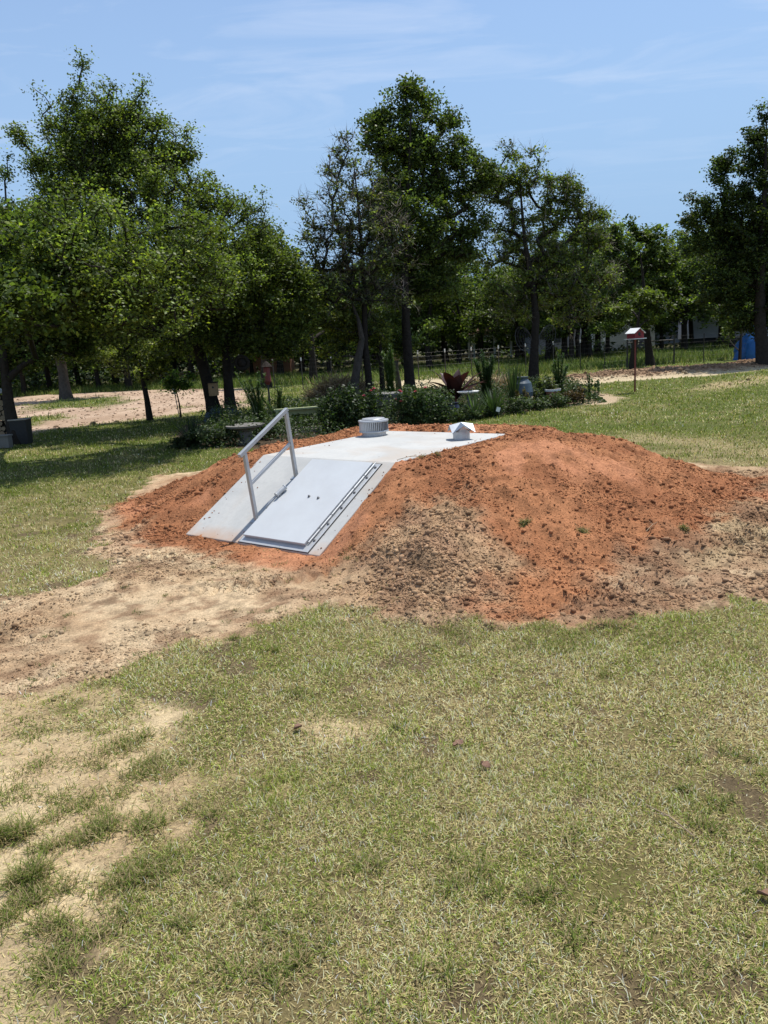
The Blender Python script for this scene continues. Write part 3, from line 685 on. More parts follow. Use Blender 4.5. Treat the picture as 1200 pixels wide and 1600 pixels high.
# ------------------------------------------------------------------ CLODS (loose soil, uncountable)
def clods():
    rng = np.random.default_rng(3)
    t = (1+5**.5)/2
    octv = np.array([(1,0,0),(-1,0,0),(0,1,0),(0,-1,0),(0,0,1),(0,0,-1)], float); octf = np.array([(0,2,4),(2,1,4),(1,3,4),(3,0,4),(2,0,5),(1,2,5),(3,1,5),(0,3,5)])
    ico = unit(np.array([(-1,t,0),(1,t,0),(-1,-t,0),(1,-t,0),(0,-1,t),(0,1,t),(0,-1,-t),(0,1,-t),(t,0,-1),(t,0,1),(-t,0,-1),(-t,0,1)], float))
    fi = np.array([(0,11,5),(0,5,1),(0,1,7),(0,7,10),(0,10,11),(1,5,9),(5,11,4),(11,10,2),(10,7,6),(7,1,8),(3,9,4),(3,4,2),(3,2,6),(3,6,8),(3,8,9),(4,9,5),(2,4,11),(6,2,10),(8,6,7),(9,8,1)])
    P = []; S = []
    def region(n, x0, x1, y0, y1, wfun, s0, s1, pw=2.6):
        x = rng.uniform(x0, x1, n); y = rng.uniform(y0, y1, n); k = rng.random(n) < wfun(x, y)
        x, y = x[k], y[k]; s = s0*(1-rng.random(len(x))*(1-(s0/s1)**pw))**(-1/pw)
        P.append(np.stack([x, y], 1)); S.append(s)
    def wm(x, y):
        u, v = w2uv(x, y); inside = (u > -.06) & (u < SW-.01) & (v > 0) & (v < RUN+TOPL)
        dm, cl, tn = ground_layers(x, y)[:3]
        return np.where(inside, 0, dm*cl*(.25+.75*smooth(-.2, .4, fbm(x, y, 1.8, 3, 90)))*(1-.8*smooth_patch(x, y)))
    def wt(x, y):
        L_ = ground_layers(x, y); return L_[0]*L_[2]
    def wsnd(x, y):
        L_ = ground_layers(x, y); return L_[0]*(1-L_[1])*smooth(-.15, .5, fbm(x, y, 1.8, 4, 91)+.12)
    def wall(x, y):
        u, v = w2uv(x, y); r = np.maximum(np.maximum(-.08-u, u-SW), np.maximum(-v, v-(RUN+TOPL)))
        return np.where((r > .0) & (r < .5) & (v > 1.0), ground_layers(x, y)[0], 0)
    region(300000, -4.2, 5.2, 4.5, 13.5, wm, .0045, .026, 2.9)
    region(60000, -.6, 1.9, 4.6, 7.6, lambda x, y: wt(x, y)*(.25+.75*smooth(-.25, .25, fbm(x, y, 3.0, 3, 99))), .0045, .026, 2.3)
    region(260000, -4.2, 5.2, 3.8, 9.5, wsnd, .0035, .024, 2.7)
    region(30000, -3, 5, 6.5, 13.0, wall, .007, .035, 2.6)
    region(100000, 1.2, 5.2, 4.8, 9.3, lambda x, y: ground_layers(x, y)[0]*(.25+.5*smooth(-.3, .5, fbm(x, y, 3.1, 4, 92)))*smooth(.9, -.2, sdp(*w2uv(x, y), FOOT)), .005, .034, 2.5)
    region(9000, -3.8, -1.8, 6.8, 10.5, lambda x, y: ground_layers(x, y)[0]*smooth(-.1, .3, fbm(x, y, 2.2, 3, 93)), .006, .04, 2.0)
    region(16000, 6, 24, 27, 36, lambda x, y: smooth(-.1, .3, sdp(x, y, RIDGE)), .02, .11, 2.2)
    region(9000, -24, -5, 22, 44, lambda x, y: .35*ground_layers(x, y)[4], .02, .09, 2.2)
    region(5000, 4.5, 12, 22, 33, lambda x, y: ground_layers(x, y)[9]+ground_layers(x, y)[10]*.5, .015, .07, 2.2)
    region(50000, -4.2, 4.6, 3.4, 13, lambda x, y: .35*smooth(-.45, -.02, sdp(x, y, DIRT))*(1-dirt_mask(x, y)), .004, .02, 2.6)
    P_ = np.concatenate(P); S_ = np.concatenate(S); N = len(P_)
    # crumbs kicked onto the concrete
    n0 = 2600; uu = rng.uniform(-.02, SW-.02, n0); vv = rng.uniform(.03, 3.3, n0); ed = np.minimum(np.minimum(uu+.02, SW-.02-uu), np.minimum(vv*1.2, 3.36-vv)); kk = rng.random(n0) < np.exp(-ed/.05)*.45+.004
    kk &= ~((uu > .72) & (uu < 1.67) & (vv < RUN*.98)); uu, vv = uu[kk], vv[kk]; on_slab = SA[None]+uu[:, None]*SWX+vv[:, None]*SAX; n0 = len(uu)
    P_ = np.concatenate([P_, on_slab]); S_ = np.concatenate([S_, rng.uniform(.003, .011, n0)]); N = len(P_)
    z = ground_z(P_[:, 0], P_[:, 1]); z[-n0:] = slabz(vv); cc, _ = ground_color(P_[:, 0], P_[:, 1])
    cc[-n0:] = C(.30,.13,.065)
    cc = np.clip(cc*np.exp(np.clip(rng.normal(-.05, .26, (N, 1)), -.8, .25)), 0, .6)
    order = np.argsort(-S_); P_, S_, z, cc = P_[order], S_[order], z[order], cc[order]; nb = int((S_ > .017).sum())
    def make(sl_, bv, bf, jit):
        n = len(S_[sl_]); R = unit(rng.normal(size=(n, 3))); R2 = unit(np.cross(R, rng.normal(size=(n, 3)))); R3 = np.cross(R, R2)
        sc = S_[sl_][:, None]*rng.uniform(.7, 1.2, (n, 3)); k = len(bv)
        V = (bv[None]*(1+rng.uniform(-jit, jit, (n, k, 1)))+rng.uniform(-jit*.6, jit*.6, (n, k, 3)))*sc[:, None, :]
        V = V[..., 0:1]*R[:, None]+V[..., 1:2]*R2[:, None]+V[..., 2:3]*R3[:, None]; V[..., 2] *= .85
        V += np.stack([P_[sl_][:, 0], P_[sl_][:, 1], z[sl_]+S_[sl_]*.15], 1)[:, None]
        return V.reshape(-1, 3), (bf[None]+np.arange(n)[:, None, None]*k).reshape(-1, 3), np.repeat(cc[sl_], k, 0)
    Va, Fa, Ta = make(slice(0, nb), ico, fi, .42); Vb, Fb, Tb = make(slice(nb, N), octv, octf, .45)
    V = np.concatenate([Va, Vb]); Ft = np.concatenate([Fa, Fb+len(Va)]); TT = np.concatenate([Ta, Tb])
    print('clods', N)
    me = np_mesh('soil_clods', V, Ft, 3, TT)
    o = link_mesh('soil_clods', me, MT['clod']); tag(o, 'loose crumbled clods of red clay and tan soil scattered over the mound and dirt', 'soil clods', kind='stuff')
clods()

# ------------------------------------------------------------------ GRASS
def blade_mesh(P, h, wd, lean, rng, tint, bend=.6, nseg=2):
    N = len(P); az = rng.uniform(0, 2*math.pi, N); dr = np.stack([np.cos(az), np.sin(az), np.zeros(N)], 1); sd_ = np.stack([-np.sin(az), np.cos(az), np.zeros(N)], 1)
    upv = np.array([0, 0, 1.0]); l1 = lean[:, None]; l2 = np.clip(lean+bend*rng.uniform(.3, 1.2, N), 0, 1.9)[:, None]
    a = P+(dr*np.sin(l1)+upv*np.cos(l1))*(h*.5)[:, None]
    t = a+(dr*np.sin(l2)+upv*np.cos(l2))*(h*.5)[:, None]
    s = sd_*(wd*.5)[:, None]
    V = np.stack([P-s, P+s, a+s*.8, a-s*.8, t], 1).reshape(-1, 3); o = np.arange(N)[:, None]*5
    F4 = o+np.array([[0,1,2,3]]); F3 = o+np.array([[3,2,4,4]])
    return V, F4, F3, np.repeat(tint, 5, 0)
def build_blades(name, parts, m):
    V = np.concatenate([p[0] for p in parts]); T = np.concatenate([p[3] for p in parts]); off = np.cumsum([0]+[len(p[0]) for p in parts[:-1]])
    F4 = np.concatenate([p[1]+o for p, o in zip(parts, off)]); F3 = np.concatenate([(p[2]+o)[:, :3] for p, o in zip(parts, off)])
    me = bpy.data.meshes.new(name); me.vertices.add(len(V)); me.vertices.foreach_set('co', V.astype(np.float32).ravel())
    li = np.concatenate([F4.ravel(), F3.ravel()]).astype(np.int32); me.loops.add(len(li)); me.loops.foreach_set('vertex_index', li)
    lt = np.concatenate([np.full(len(F4), 4), np.full(len(F3), 3)]).astype(np.int32); ls = np.concatenate([[0], np.cumsum(lt)[:-1]]).astype(np.int32)
    me.polygons.add(len(lt)); me.polygons.foreach_set('loop_start', ls); me.polygons.foreach_set('loop_total', lt); me.update(calc_edges=True)
    a = me.attributes.new('tint', 'FLOAT_COLOR', 'POINT'); cc = np.ones((len(V), 4), np.float32); cc[:, :3] = T; a.data.foreach_set('color', cc.ravel())
    return link_mesh(name, me, m)
def blade_tint(x, y, rng):
    gq = greenness(x, y); N = len(x); isg = rng.random(N) < gq*.86
    straw = np.array([.74,.63,.34])*np.exp(rng.normal(0, .36, (N, 1))); brown = np.array([.17,.12,.07])*np.exp(rng.normal(0, .2, (N, 1)))
    green = mixc(np.array([.110,.170,.026])*np.ones((N, 3)), np.array([.37,.44,.080])*np.ones((N, 3)), rng.random(N))*np.exp(rng.normal(0, .18, (N, 1)))
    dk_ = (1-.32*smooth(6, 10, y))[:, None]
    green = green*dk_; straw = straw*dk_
    c = np.where(isg[:, None], green, np.where((rng.random(N) < .2)[:, None], brown, straw))
    return np.clip(c, 0, .7)
def lawn():
    rng = np.random.default_rng(11); parts = []
    for r0, r1, dens, hh, ww in ((.6,1.2,12000,.028,.0032),(1.2,3.2,27000,.030,.0028),(3.2,5.5,14000,.033,.0040),(5.5,9,3600,.040,.0072),(9,15,1500,.05,.010),(15,24,600,.06,.016),(24,40,150,.08,.028)):
        ang = rad(62 if r1 < 6 else 52 if r1 < 10 else 45); area = ang*(r1*r1-r0*r0); n = int(area*dens)
        r = np.sqrt(rng.uniform(r0*r0, r1*r1, n)); t = rng.uniform(-ang, ang, n); x = r*np.sin(t); y = r*np.cos(t)
        k = rng.random(n) < grass_density(x, y); x, y = x[k], y[k]
        tall = smooth(.25, .7, fbm(x, y, 2.6, 3, 64)); N = len(x)
        h = hh*rng.uniform(.35, 1.35, N)*(1+.6*tall); lean = rng.uniform(.15, 1.45, N)*(1-.35*tall)
        if r1 < 9:      # flat-lying thatch
            nt_ = int(N*.45); q_ = rng.integers(0, N, nt_); xt = x[q_]+rng.normal(0, .02, nt_); yt = y[q_]+rng.normal(0, .02, nt_)
            ct = np.where((rng.random(nt_) < .6)[:, None], np.array([.56,.46,.22]), np.array([.20,.145,.08]))*np.exp(rng.normal(0, .25, (nt_, 1)))
            parts.append(blade_mesh(np.stack([xt, yt, ground_z(xt, yt)+.003], 1), hh*rng.uniform(.5, 1.1, nt_), ww*rng.uniform(.6, 1.2, nt_), rng.uniform(1.3, 1.6, nt_), rng, np.clip(ct, 0, .7), bend=.15))
        P = np.stack([x, y, ground_z(x, y)-.003], 1)
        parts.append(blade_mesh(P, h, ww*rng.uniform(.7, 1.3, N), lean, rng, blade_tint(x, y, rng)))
    # tufts: clumps standing up on sand, in lawn, few on the mound
    def tuft(cx, cy, n, rad_, hgt, gcol=(.16,.20,.045), dead=.45, wd=.0035):
        nc = 1+int(rad_/.035); aa = rng.uniform(-.5, .9); off = rng.normal(0, rad_*.8, nc); cxs = cx+off*math.cos(aa)+rng.normal(0, rad_*.3, nc); cys = cy+off*math.sin(aa)+rng.normal(0, rad_*.3, nc)
        ci = rng.integers(0, nc, n); x = cxs[ci]+rng.normal(0, rad_*.33, n); y = cys[ci]+rng.normal(0, rad_*.33, n)
        c = np.array(gcol)*np.exp(rng.normal(0, .28, (n, 1))); dd = rng.random(n) < dead; c[dd] = np.array([.38,.30,.16])*np.exp(rng.normal(0, .2, (dd.sum(), 1)))
        parts.append(blade_mesh(np.stack([x, y, ground_z(x, y)-.003], 1), hgt*rng.uniform(.5, 1.3, n), np.full(n, wd), rng.uniform(.3, 1.45, n), rng, np.clip(c, 0, .6)))
    for px, py, n, r_, h_ in ((15,1310,900,.075,.10),(20,1380,500,.08,.09),(190,1300,900,.11,.06),(60,1400,350,.08,.06),(120,1320,500,.10,.05),(100,1390,500,.09,.05),(180,1385,700,.10,.05),(90,1190,500,.13,.04),(40,1150,500,.14,.04),
                              (180,1180,700,.12,.05),(250,1190,500,.10,.05),(40,1250,450,.12,.045),(160,1240,400,.10,.045),(120,1270,400,.09,.045),(210,1215,500,.09,.045),(60,1450,500,.10,.06),(240,1370,800,.12,.055),(0,1240,400,.12,.05),(130,1440,600,.1,.055),(50,1520,500,.1,.05),
                              (480,1130,200,.09,.04),(900,985,900,.16,.055),(860,1010,1000,.18,.05),(340,1095,500,.15,.04),(700,985,700,.17,.045),(1050,1000,600,.2,.045),(560,985,500,.16,.045)):
        q = g(px, py); tuft(q[0], q[1], n, r_, h_)
    for k in range(45):
        q = g(rng.uniform(250, 1250), rng.uniform(1000, 1620)); tuft(q[0], q[1], int(rng.uniform(60, 220)), rng.uniform(.03, .09), rng.uniform(.04, .075), dead=.4)
    for px, py in ((910,816),(820,780),(1065,795),(700,705),(665,745),(730,700)):
        q = g(px, py, .5 if py < 790 else .3); tuft(q[0], q[1], 160, .05, .06, (.09,.12,.04), .35, .005)
    # weeds sprouting through the sandy apron
    for k in range(70):
        q = g(rng.uniform(0, 620), rng.uniform(860, 1080)); tuft(q[0], q[1], int(rng.uniform(12, 60)), rng.uniform(.03, .09), .035, (.12,.15,.05), .4, .004)
    o = build_blades('lawn_grass', parts, MT['blade']); tag(o, 'short patchy green and straw coloured grass covering the lawn', 'grass', kind='stuff'); print('blades', len(o.data.polygons)//2)
    # far pasture weeds
    parts2 = []
    x = rng.uniform(-30, 40, 150000); y = rng.uniform(33, 62, 150000)
    fen = sdp(x, y, np.array([(-7,42),(-1,39.0),(4,37.2),(7,35.5),(12,37.4),(18,38.6),(45,41),(45,62),(-30,62),(-30,48),(-14,47)]))
    k = (fen > -.3) & (rng.random(len(x)) < .30+.7*vn(x, y, .5, 95)); x, y = x[k], y[k]; N = len(x)
    c = np.array([.105,.150,.035])*np.exp(rng.normal(0, .3, (N, 1)))*(.7+.6*vn(x, y, .3, 96))[:, None]; yl = rng.random(N) < .12; c[yl] = np.array([.26,.26,.10])
    h = rng.uniform(.2, .55, N)*(.6+.7*vn(x, y, .4, 97)); parts2.append(blade_mesh(np.stack([x, y, np.zeros(N)], 1), h, rng.uniform(.02, .05, N), rng.uniform(.05, .7, N), rng, np.clip(c, 0, .5)))
    x = rng.uniform(-24, 26, 9000); y = rng.uniform(22, 50, 9000); L_ = ground_layers(x, y); k = (L_[4] < .4) & (sdp(x, y, SANDL) > -.3) | ((y < 38) & (y > 26) & (x > -5.5) & (x < 6) & (L_[7] < .3) & (L_[8] < .2) & (rng.random(9000) < .8)); x, y = x[k], y[k]; N = len(x)
    c = np.array([.10,.14,.04])*np.exp(rng.normal(0, .3, (N, 1))); parts2.append(blade_mesh(np.stack([x, y, ground_z(x, y)], 1), rng.uniform(.1, .35, N), rng.uniform(.02, .04, N), rng.uniform(.1, .9, N), rng, np.clip(c, 0, .5)))
    o = build_blades('pasture_weeds', parts2, MT['blade']); tag(o, 'tall bright green weeds growing in the pasture beyond the wire fence', 'weeds', kind='stuff')
lawn()

# ------------------------------------------------------------------ TREES
def V3(px, py, Y): return at(px, py, Y)
def on(px, py):
    q = g(px, py); return np.array([q[0], q[1], float(ground_z(np.array([q[0]]), np.array([q[1]]))[0])])
def trunk_px(*pts):
    """first point sits on the ground; the rest (px, py[, depth offset]) at that depth"""
    b0 = on(*pts[0]); out = [b0]
    for p in pts[1:]: out.append(at(p[0], p[1], b0[1]+(p[2] if len(p) > 2 else 0)))
    return out
DK = (.072,.100,.026); MD = (.095,.124,.031); LT = (.125,.150,.042)
tree('oak_tree', 'biggest leafy oak on the left, its trunk leaning over the blue-covered heap', 'tree',
     trunk_px((338,652),(325,600),(312,550),(292,490,-.3),(262,400,-.8),(225,300,-1),(180,220,-1),(150,160,-1)),
     L(21.5, (126,84,9),(122,98,10),(128,116,9),(132,132,12),(148,140,22),(105,150,22),(55,150,14),(85,190,26),(228,140,12),(215,165,26),(180,190,45),(120,225,50),(250,190,14),(245,220,38),(165,250,65),(295,205,12),(290,235,22),(30,215,18),(15,245,16),(60,255,26),(8,275,12),(95,300,50,1),(245,290,60,-1),(180,340,90,-1),(305,290,35),(330,320,38),(370,310,16),(300,360,70),(385,340,32),(412,315,16),(405,370,35),(100,370,80,1),(350,410,70,-1),(230,430,110,-2),(120,450,90),(430,400,30),(60,410,60),(290,490,75,1),(170,510,70,-1),(90,505,60,1),(130,185,50),(180,225,62),(110,260,62),(225,265,60),(262,255,34),(150,300,75),(60,330,45),(200,200,40),(270,400,110,-6),(130,400,120,-7),(200,450,110,-7.5),(60,450,100,-7),(300,440,80,-5)),
     2600, 82, .070, .17, 101, tint=MD, cr=.36, shell=.55, var=.45)
tree('oak_tree', 'straight dark oak just right of the largest leaning trunk, beside the hanging round ornament', 'tree',
     trunk_px((362,652),(357,600),(352,540),(356,460),(366,400)),
     L(22.8, (400,420,50),(440,400,30,1),(430,470,50),(380,490,60),(340,520,45),(440,530,35),(400,540,32),(300,520,45,1),(350,440,55),(470,450,30),(410,385,35),(450,420,30),(470,490,32)),
     520, 85, .095, .14, 102, tint=MD, cr=.46)
tree('oak_tree', 'dark oak at the left edge with firewood stacked against its trunk', 'tree',
     trunk_px((27,695),(14,630),(5,560),(-5,480),(-15,400)),
     L(19, (-20,380,60),(30,370,45),(60,340,25),(5,335,25),(20,440,75),(75,440,50),(-60,440,100),(40,510,60),(100,500,45,1),(-30,540,60),(60,550,32),(120,540,28,1),(60,400,90,-5),(10,470,90,-6)),
     560, 85, .098, .125, 103, tint=DK, cr=.48)
tree('oak_tree', 'tall thick-trunked oak standing on the far edge of the sandy strip', 'tree',
     trunk_px((105,625),(98,580),(88,540),(75,480),(70,420),(66,370)),
     L(40, (60,400,60),(110,430,50),(20,450,50),(150,480,45),(60,510,55),(110,540,35),(10,540,40)),
     160, 80, .2, .25, 104, bark='bark_grey', tint=DK, cr=.55)
tree('young_oak', 'slim young oak on the near edge of the sandy strip', 'tree',
     trunk_px((235,657),(230,625),(224,595),(218,560)),
     L(23.3, (215,545,38),(180,560,28),(245,560,25),(225,580,20),(255,535,30)),
     46, 90, .10, .07, 105, tint=LT, cr=.28)
sap = tree('sapling', 'small round leafy sapling tied to a white-topped stake', 'tree',
     trunk_px((283,652),(280,630),(276,612)),
     L(23.8, (272,596,17),(287,600,12),(262,602,11),(276,583,12),(292,588,8)),
     22, 70, .09, .022, 106, tint=(.07,.12,.03), cr=.17, seg=.15)
sb = on(280.5, 652)-np.array(sap.location)
b = MB(); b.tube(sb+[.02,-.06,-.1], sb+[-.05,-.06,.82], .014, n=6); b.build('stake', MT['wood_grey'], sap)
b = MB(); b.tube(sb+[-.05,-.06,.72], sb+[-.06,-.06,1.0], .035, n=8); b.build('stake_cap', MT['white'], sap)
tree('oak_tree', 'sparse thinning oak with grey dead twigs, left of the tallest central oak', 'tree',
     trunk_px((580,632),(576,590),(571,540),(569,470),(566,400,-.2),(560,320,-.3),(552,250,-.3)),
     L(24.4, (545,235,28),(535,280,40),(570,300,45),(520,340,45),(560,360,60,-.5),(490,360,26),(475,395,20),(530,410,60),(590,400,55,-.8),(500,440,42),(560,460,60),(600,450,40,-.5),(470,320,14),(610,350,35,-.8),(480,430,26)),
     420, 44, .10, .11, 107, bark='bark', tint=(.075,.095,.04), cr=.30, bare=.45, var=.4, yel=.25)
tree('oak_tree', 'short oak with a kinked grey-brown trunk just left of the sparse thinning oak', 'tree',
     trunk_px((553,634),(554,600),(560,560),(566,530),(560,500),(545,460)),
     L(24.8, (530,500,42),(480,500,38),(500,460,35),(560,500,38),(460,540,24),(510,545,28),(585,520,28),(450,485,28)),
     130, 90, .10, .12, 108, bark='bark_grey', tint=LT, cr=.34, yel=.3)
tree('young_oak', 'slender dark oak between the sparse oak and the birdhouse stump', 'tree',
     trunk_px((598,627),(597,590),(595,550),(592,500)),
     L(26, (595,520,32),(620,540,24),(575,540,22),(612,500,28),(645,540,22)),
     60, 85, .10, .075, 109, tint=MD, cr=.32)
tree('oak_tree', 'tallest dark oak in the middle, rising straight from the flower bed', 'tree',
     trunk_px((642,624),(638,560),(634,500),(632,430),(634,350),(640,260),(642,170)),
     L(26.2, (643,132,19),(622,150,14),(655,165,28),(605,190,28),(570,190,16),(590,182,16),(690,185,18),(708,188,13),(650,215,50),(600,225,35),(690,235,42),(630,280,60),(690,290,50),(745,285,32),(735,245,16),(760,270,18),(640,350,65,-1),(700,350,50),(745,345,28),(600,330,40,1),(660,410,60),(715,395,35),(600,400,40,1),(640,455,40),(690,445,30)),
     900, 82, .10, .165, 110, tint=DK, cr=.44, shell=.5)
tree('oak_tree', 'forked oak in the flower bed holding the wire wing ornament in its fork', 'tree',
     trunk_px((833,606),(834,570),(836,530),(838,495),(832,440),(820,380),(815,320),(812,265)),
     L(27.6, (830,240,15),(798,240,20),(790,285,36),(835,285,33),(765,310,30),(870,290,26),(895,305,26),(860,330,38),(905,335,28),(935,330,18),(800,350,42),(925,358,24),(880,385,35),(940,375,20),(840,405,45),(780,400,34),(900,430,42),(820,450,42),(870,460,42),(940,435,30),(770,455,25),(920,475,30),(800,490,28),(880,500,25)),
     560, 62, .10, .15, 111, tint=MD, cr=.36, bare=.10, yel=.2)
tree('oak_tree', 'dense dark oak at the right edge in front of the blue tarpaulin heap', 'tree',
     trunk_px((1193,572),(1190,540),(1188,500),(1189,430),(1192,350),(1196,270),(1198,190)),
     L(32.2, (1197,175,16),(1190,215,30),(1160,245,35),(1125,265,20),(1200,280,50),(1135,305,34),(1095,315,20),(1076,340,20),(1110,345,32),(1165,350,55),(1220,350,60),(1120,390,38),(1085,385,22),(1180,420,65),(1130,440,38),(1240,440,60),(1165,480,45),(1110,470,20),(1210,500,40),(1260,300,60)),
     900, 85, .12, .22, 112, tint=(.046,.066,.018), cr=.44, shell=.42)
# middle distance
tree('oak_tree', 'rounded oak behind the red birdhouse, its crown peaking against the sky', 'tree',
     trunk_px((1016,572),(1013,540),(1010,500),(1005,440),(1000,390)),
     L(40, (995,355,22),(965,365,24),(1020,372,24),(990,400,40),(1035,410,28),(950,405,26),(1010,445,40),(965,450,35),(1045,455,25),(985,490,32),(1020,490,25)),
     230, 75, .17, .17, 113, tint=DK, cr=.5)
tree('oak_tree', 'leaning slim oak with a dark trunk right behind the red birdhouse pole', 'tree',
     trunk_px((987,577),(990,550),(996,515),(1000,480)),
     L(36.8, (1000,470,25),(1030,480,22),(975,480,20),(1010,500,18)),
     50, 60, .15, .12, 114, tint=MD, cr=.4)
tree('oak_tree', 'oak with bright leaves between the forked oak and the rounded oak', 'tree',
     trunk_px((893,566),(893,530),(896,490),(900,440)),
     L(52, (890,420,26),(925,425,25),(865,440,24),(910,460,30),(880,475,25),(940,470,24)),
     120, 70, .2, .16, 115, tint=LT, cr=.55)
tree('oak_tree', 'mid-distance oak standing alone in the green pasture left of the dry brush heap', 'tree',
     trunk_px((490,598),(489,570),(487,530),(485,480)),
     L(45, (485,460,32),(455,470,30),(515,470,30),(480,505,30),(440,500,24),(525,510,26),(470,430,22)),
     140, 70, .18, .2, 116, tint=MD, cr=.5)
tree('oak_tree', 'dark oak behind the red post ornament on the left of the garden', 'tree',
     trunk_px((416,606),(415,570),(412,530),(410,480)),
     L(41, (400,470,34),(440,455,30),(430,495,30),(385,500,26),(450,510,24),(420,430,28),(455,425,22)),
     140, 70, .17, .22, 117, tint=MD, cr=.5)
tree('young_oak', 'yellow-green sapling crown at the right, left of the blue tarpaulin heap', 'tree',
     trunk_px((1155,566),(1156,540),(1158,515)),
     L(38.5, (1150,505,13),(1168,500,13),(1140,515,9),(1178,512,9),(1160,490,9)),
     34, 60, .14, .05, 118, tint=(.12,.16,.03), cr=.3, seg=.2)

# background oaks: three builds copied along the wood edge
protos = []
def bg_tree(seed, H, R_, r):
    rng = np.random.default_rng(seed); tr = [(0,0,0),(rng.normal(0,.1),0,H*.25),(rng.normal(0,.25),rng.normal(0,.2),H*.5),(rng.normal(0,.3),0,H*.85)]
    lo = [(rng.normal(0,R_*.45), rng.normal(0,R_*.45), H*rng.uniform(.30,.92), R_*rng.uniform(.35,.6)) for _ in range(12)]+[(0,0,H*.95,R_*.35)]
    return tree('background_oak', 'x', 'tree', tr, lo, 260, 50, .19, r, seed, tint=DK if seed % 2 else MD, cr=.62, seg=.7)
for s_, H_, R_, r_ in ((201,7.6,2.9,.16),(202,8.6,3.2,.2),(203,6.6,2.6,.13),(204,7.4,3.3,.18)): protos.append(bg_tree(s_, H_, R_, r_))
def copy_tree(o, parent=None):
    c = o.copy(); COL.objects.link(c); c.parent = parent
    for ch in [q for q in bpy.data.objects if q.parent == o]: copy_tree(ch, c)
    return c
BGT = []
rng = np.random.default_rng(5)
def zone(px):
    if px < 240: return 'far oak in the dense wood edge behind the sandy strip on the left', 'oaks behind the sandy strip'
    if px < 560: return 'far oak in the wood edge behind the pasture left of centre', 'oaks behind the left pasture'
    if px < 850: return 'far oak in the wood edge behind the flower bed and pavilion', 'oaks behind the flower bed'
    return 'far oak in the wood edge in front of the grey buildings on the right', 'oaks by the grey buildings'
spots = [(px+rng.uniform(-9, 9), Y) for px, Y in ((-60,50),(-15,56),(30,50),(52,62),(80,54),(120,58),(150,52),(185,60),(205,50),(240,58),(270,63),(300,54),(335,62),(350,52),(385,58),(430,55),(452,64),(470,58),(510,54),(535,62),(560,56),(590,63),(612,52),(640,60),(668,50),(690,58),(722,53),(745,60),(800,56),(825,62),(852,52),(872,58),(910,55),(935,61),(955,56),(885,50),(900,49),(925,51),(1040,57),(1066,54),(1082,62),(1122,60),(1148,52),(1180,61),(1215,55),(1250,60))]
for i, (px, Y) in enumerate(spots):
    src = protos[i % 4]; o = src if i < 4 else copy_tree(src)
    p = at(px, 560, Y); o.location = (p[0], Y, 0); o.rotation_euler = (0, 0, rng.uniform(0, 6.28))
    s = rng.uniform(.85, 1.12)*(1.05 if Y > 58 else .95); o.scale = (s, s, s*rng.uniform(.9, 1.1))
    BGT.append((px, Y, o))
ORD = 'first second third fourth fifth sixth seventh eighth ninth tenth eleventh twelfth thirteenth'.split()
for z_ in (0, 240, 560, 850):
    for nearer in (True, False):
        row = sorted([(px, i) for i, (px, Y, o) in enumerate(BGT) if zone(px)[1] == zone({0:0,240:300,560:600,850:900}[z_])[1] and (Y < 57.5) == nearer])
        for k, (px, i) in enumerate(row):
            o = BGT[i][2]; gr = zone(px)[1]; o['group'] = gr; o['category'] = 'tree'
            o['label'] = ORD[k]+' from left in the '+('nearer' if nearer else 'farther')+' row of '+gr
def far_wood():
    rng = np.random.default_rng(77); N = 110000
    x = rng.uniform(-95, 110, N); y = rng.uniform(78, 104, N)
    top = 6.2+2.6*vn(x, y*0, .16, 3)+1.5*vn(x, y*0, .5, 4); z = top*rng.random(N)**.8
    k = (z > .3); Cn = np.stack([x, y, z], 1)[k]
    V, Fq = leaves_arrays(Cn, .8, rng, .4); o = link_mesh('distant_woods', np_mesh('distant_woods', V, Fq, 4, leaf_tint(len(Cn), rng, (.030,.046,.014), .3, .08)), MT['leaf'])
    tag(o, 'dense dark wood closing the view behind the pasture', 'woods', kind='stuff')
    # brush under the wood edge
    N = 26000; x = rng.uniform(-60, 48, N); y = rng.uniform(52, 70, N); k = vn(x, y, .35, 8) > np.where(x < -8, .35, .62); x, y = x[k], y[k]; n = len(x)
    z = rng.random(n)*np.where(x < -8, 2.6, 1.1)*vn(x, y, .5, 9)
    V, Fq = leaves_arrays(np.stack([x, y, z], 1), .30, rng, .4); o = link_mesh('undergrowth', np_mesh('undergrowth', V, Fq, 4, leaf_tint(n, rng, (.040,.060,.017), .35, .15)), MT['leaf'])
    tag(o, 'shadowy brush and saplings filling the floor of the wood edge', 'undergrowth', kind='stuff')
far_wood()

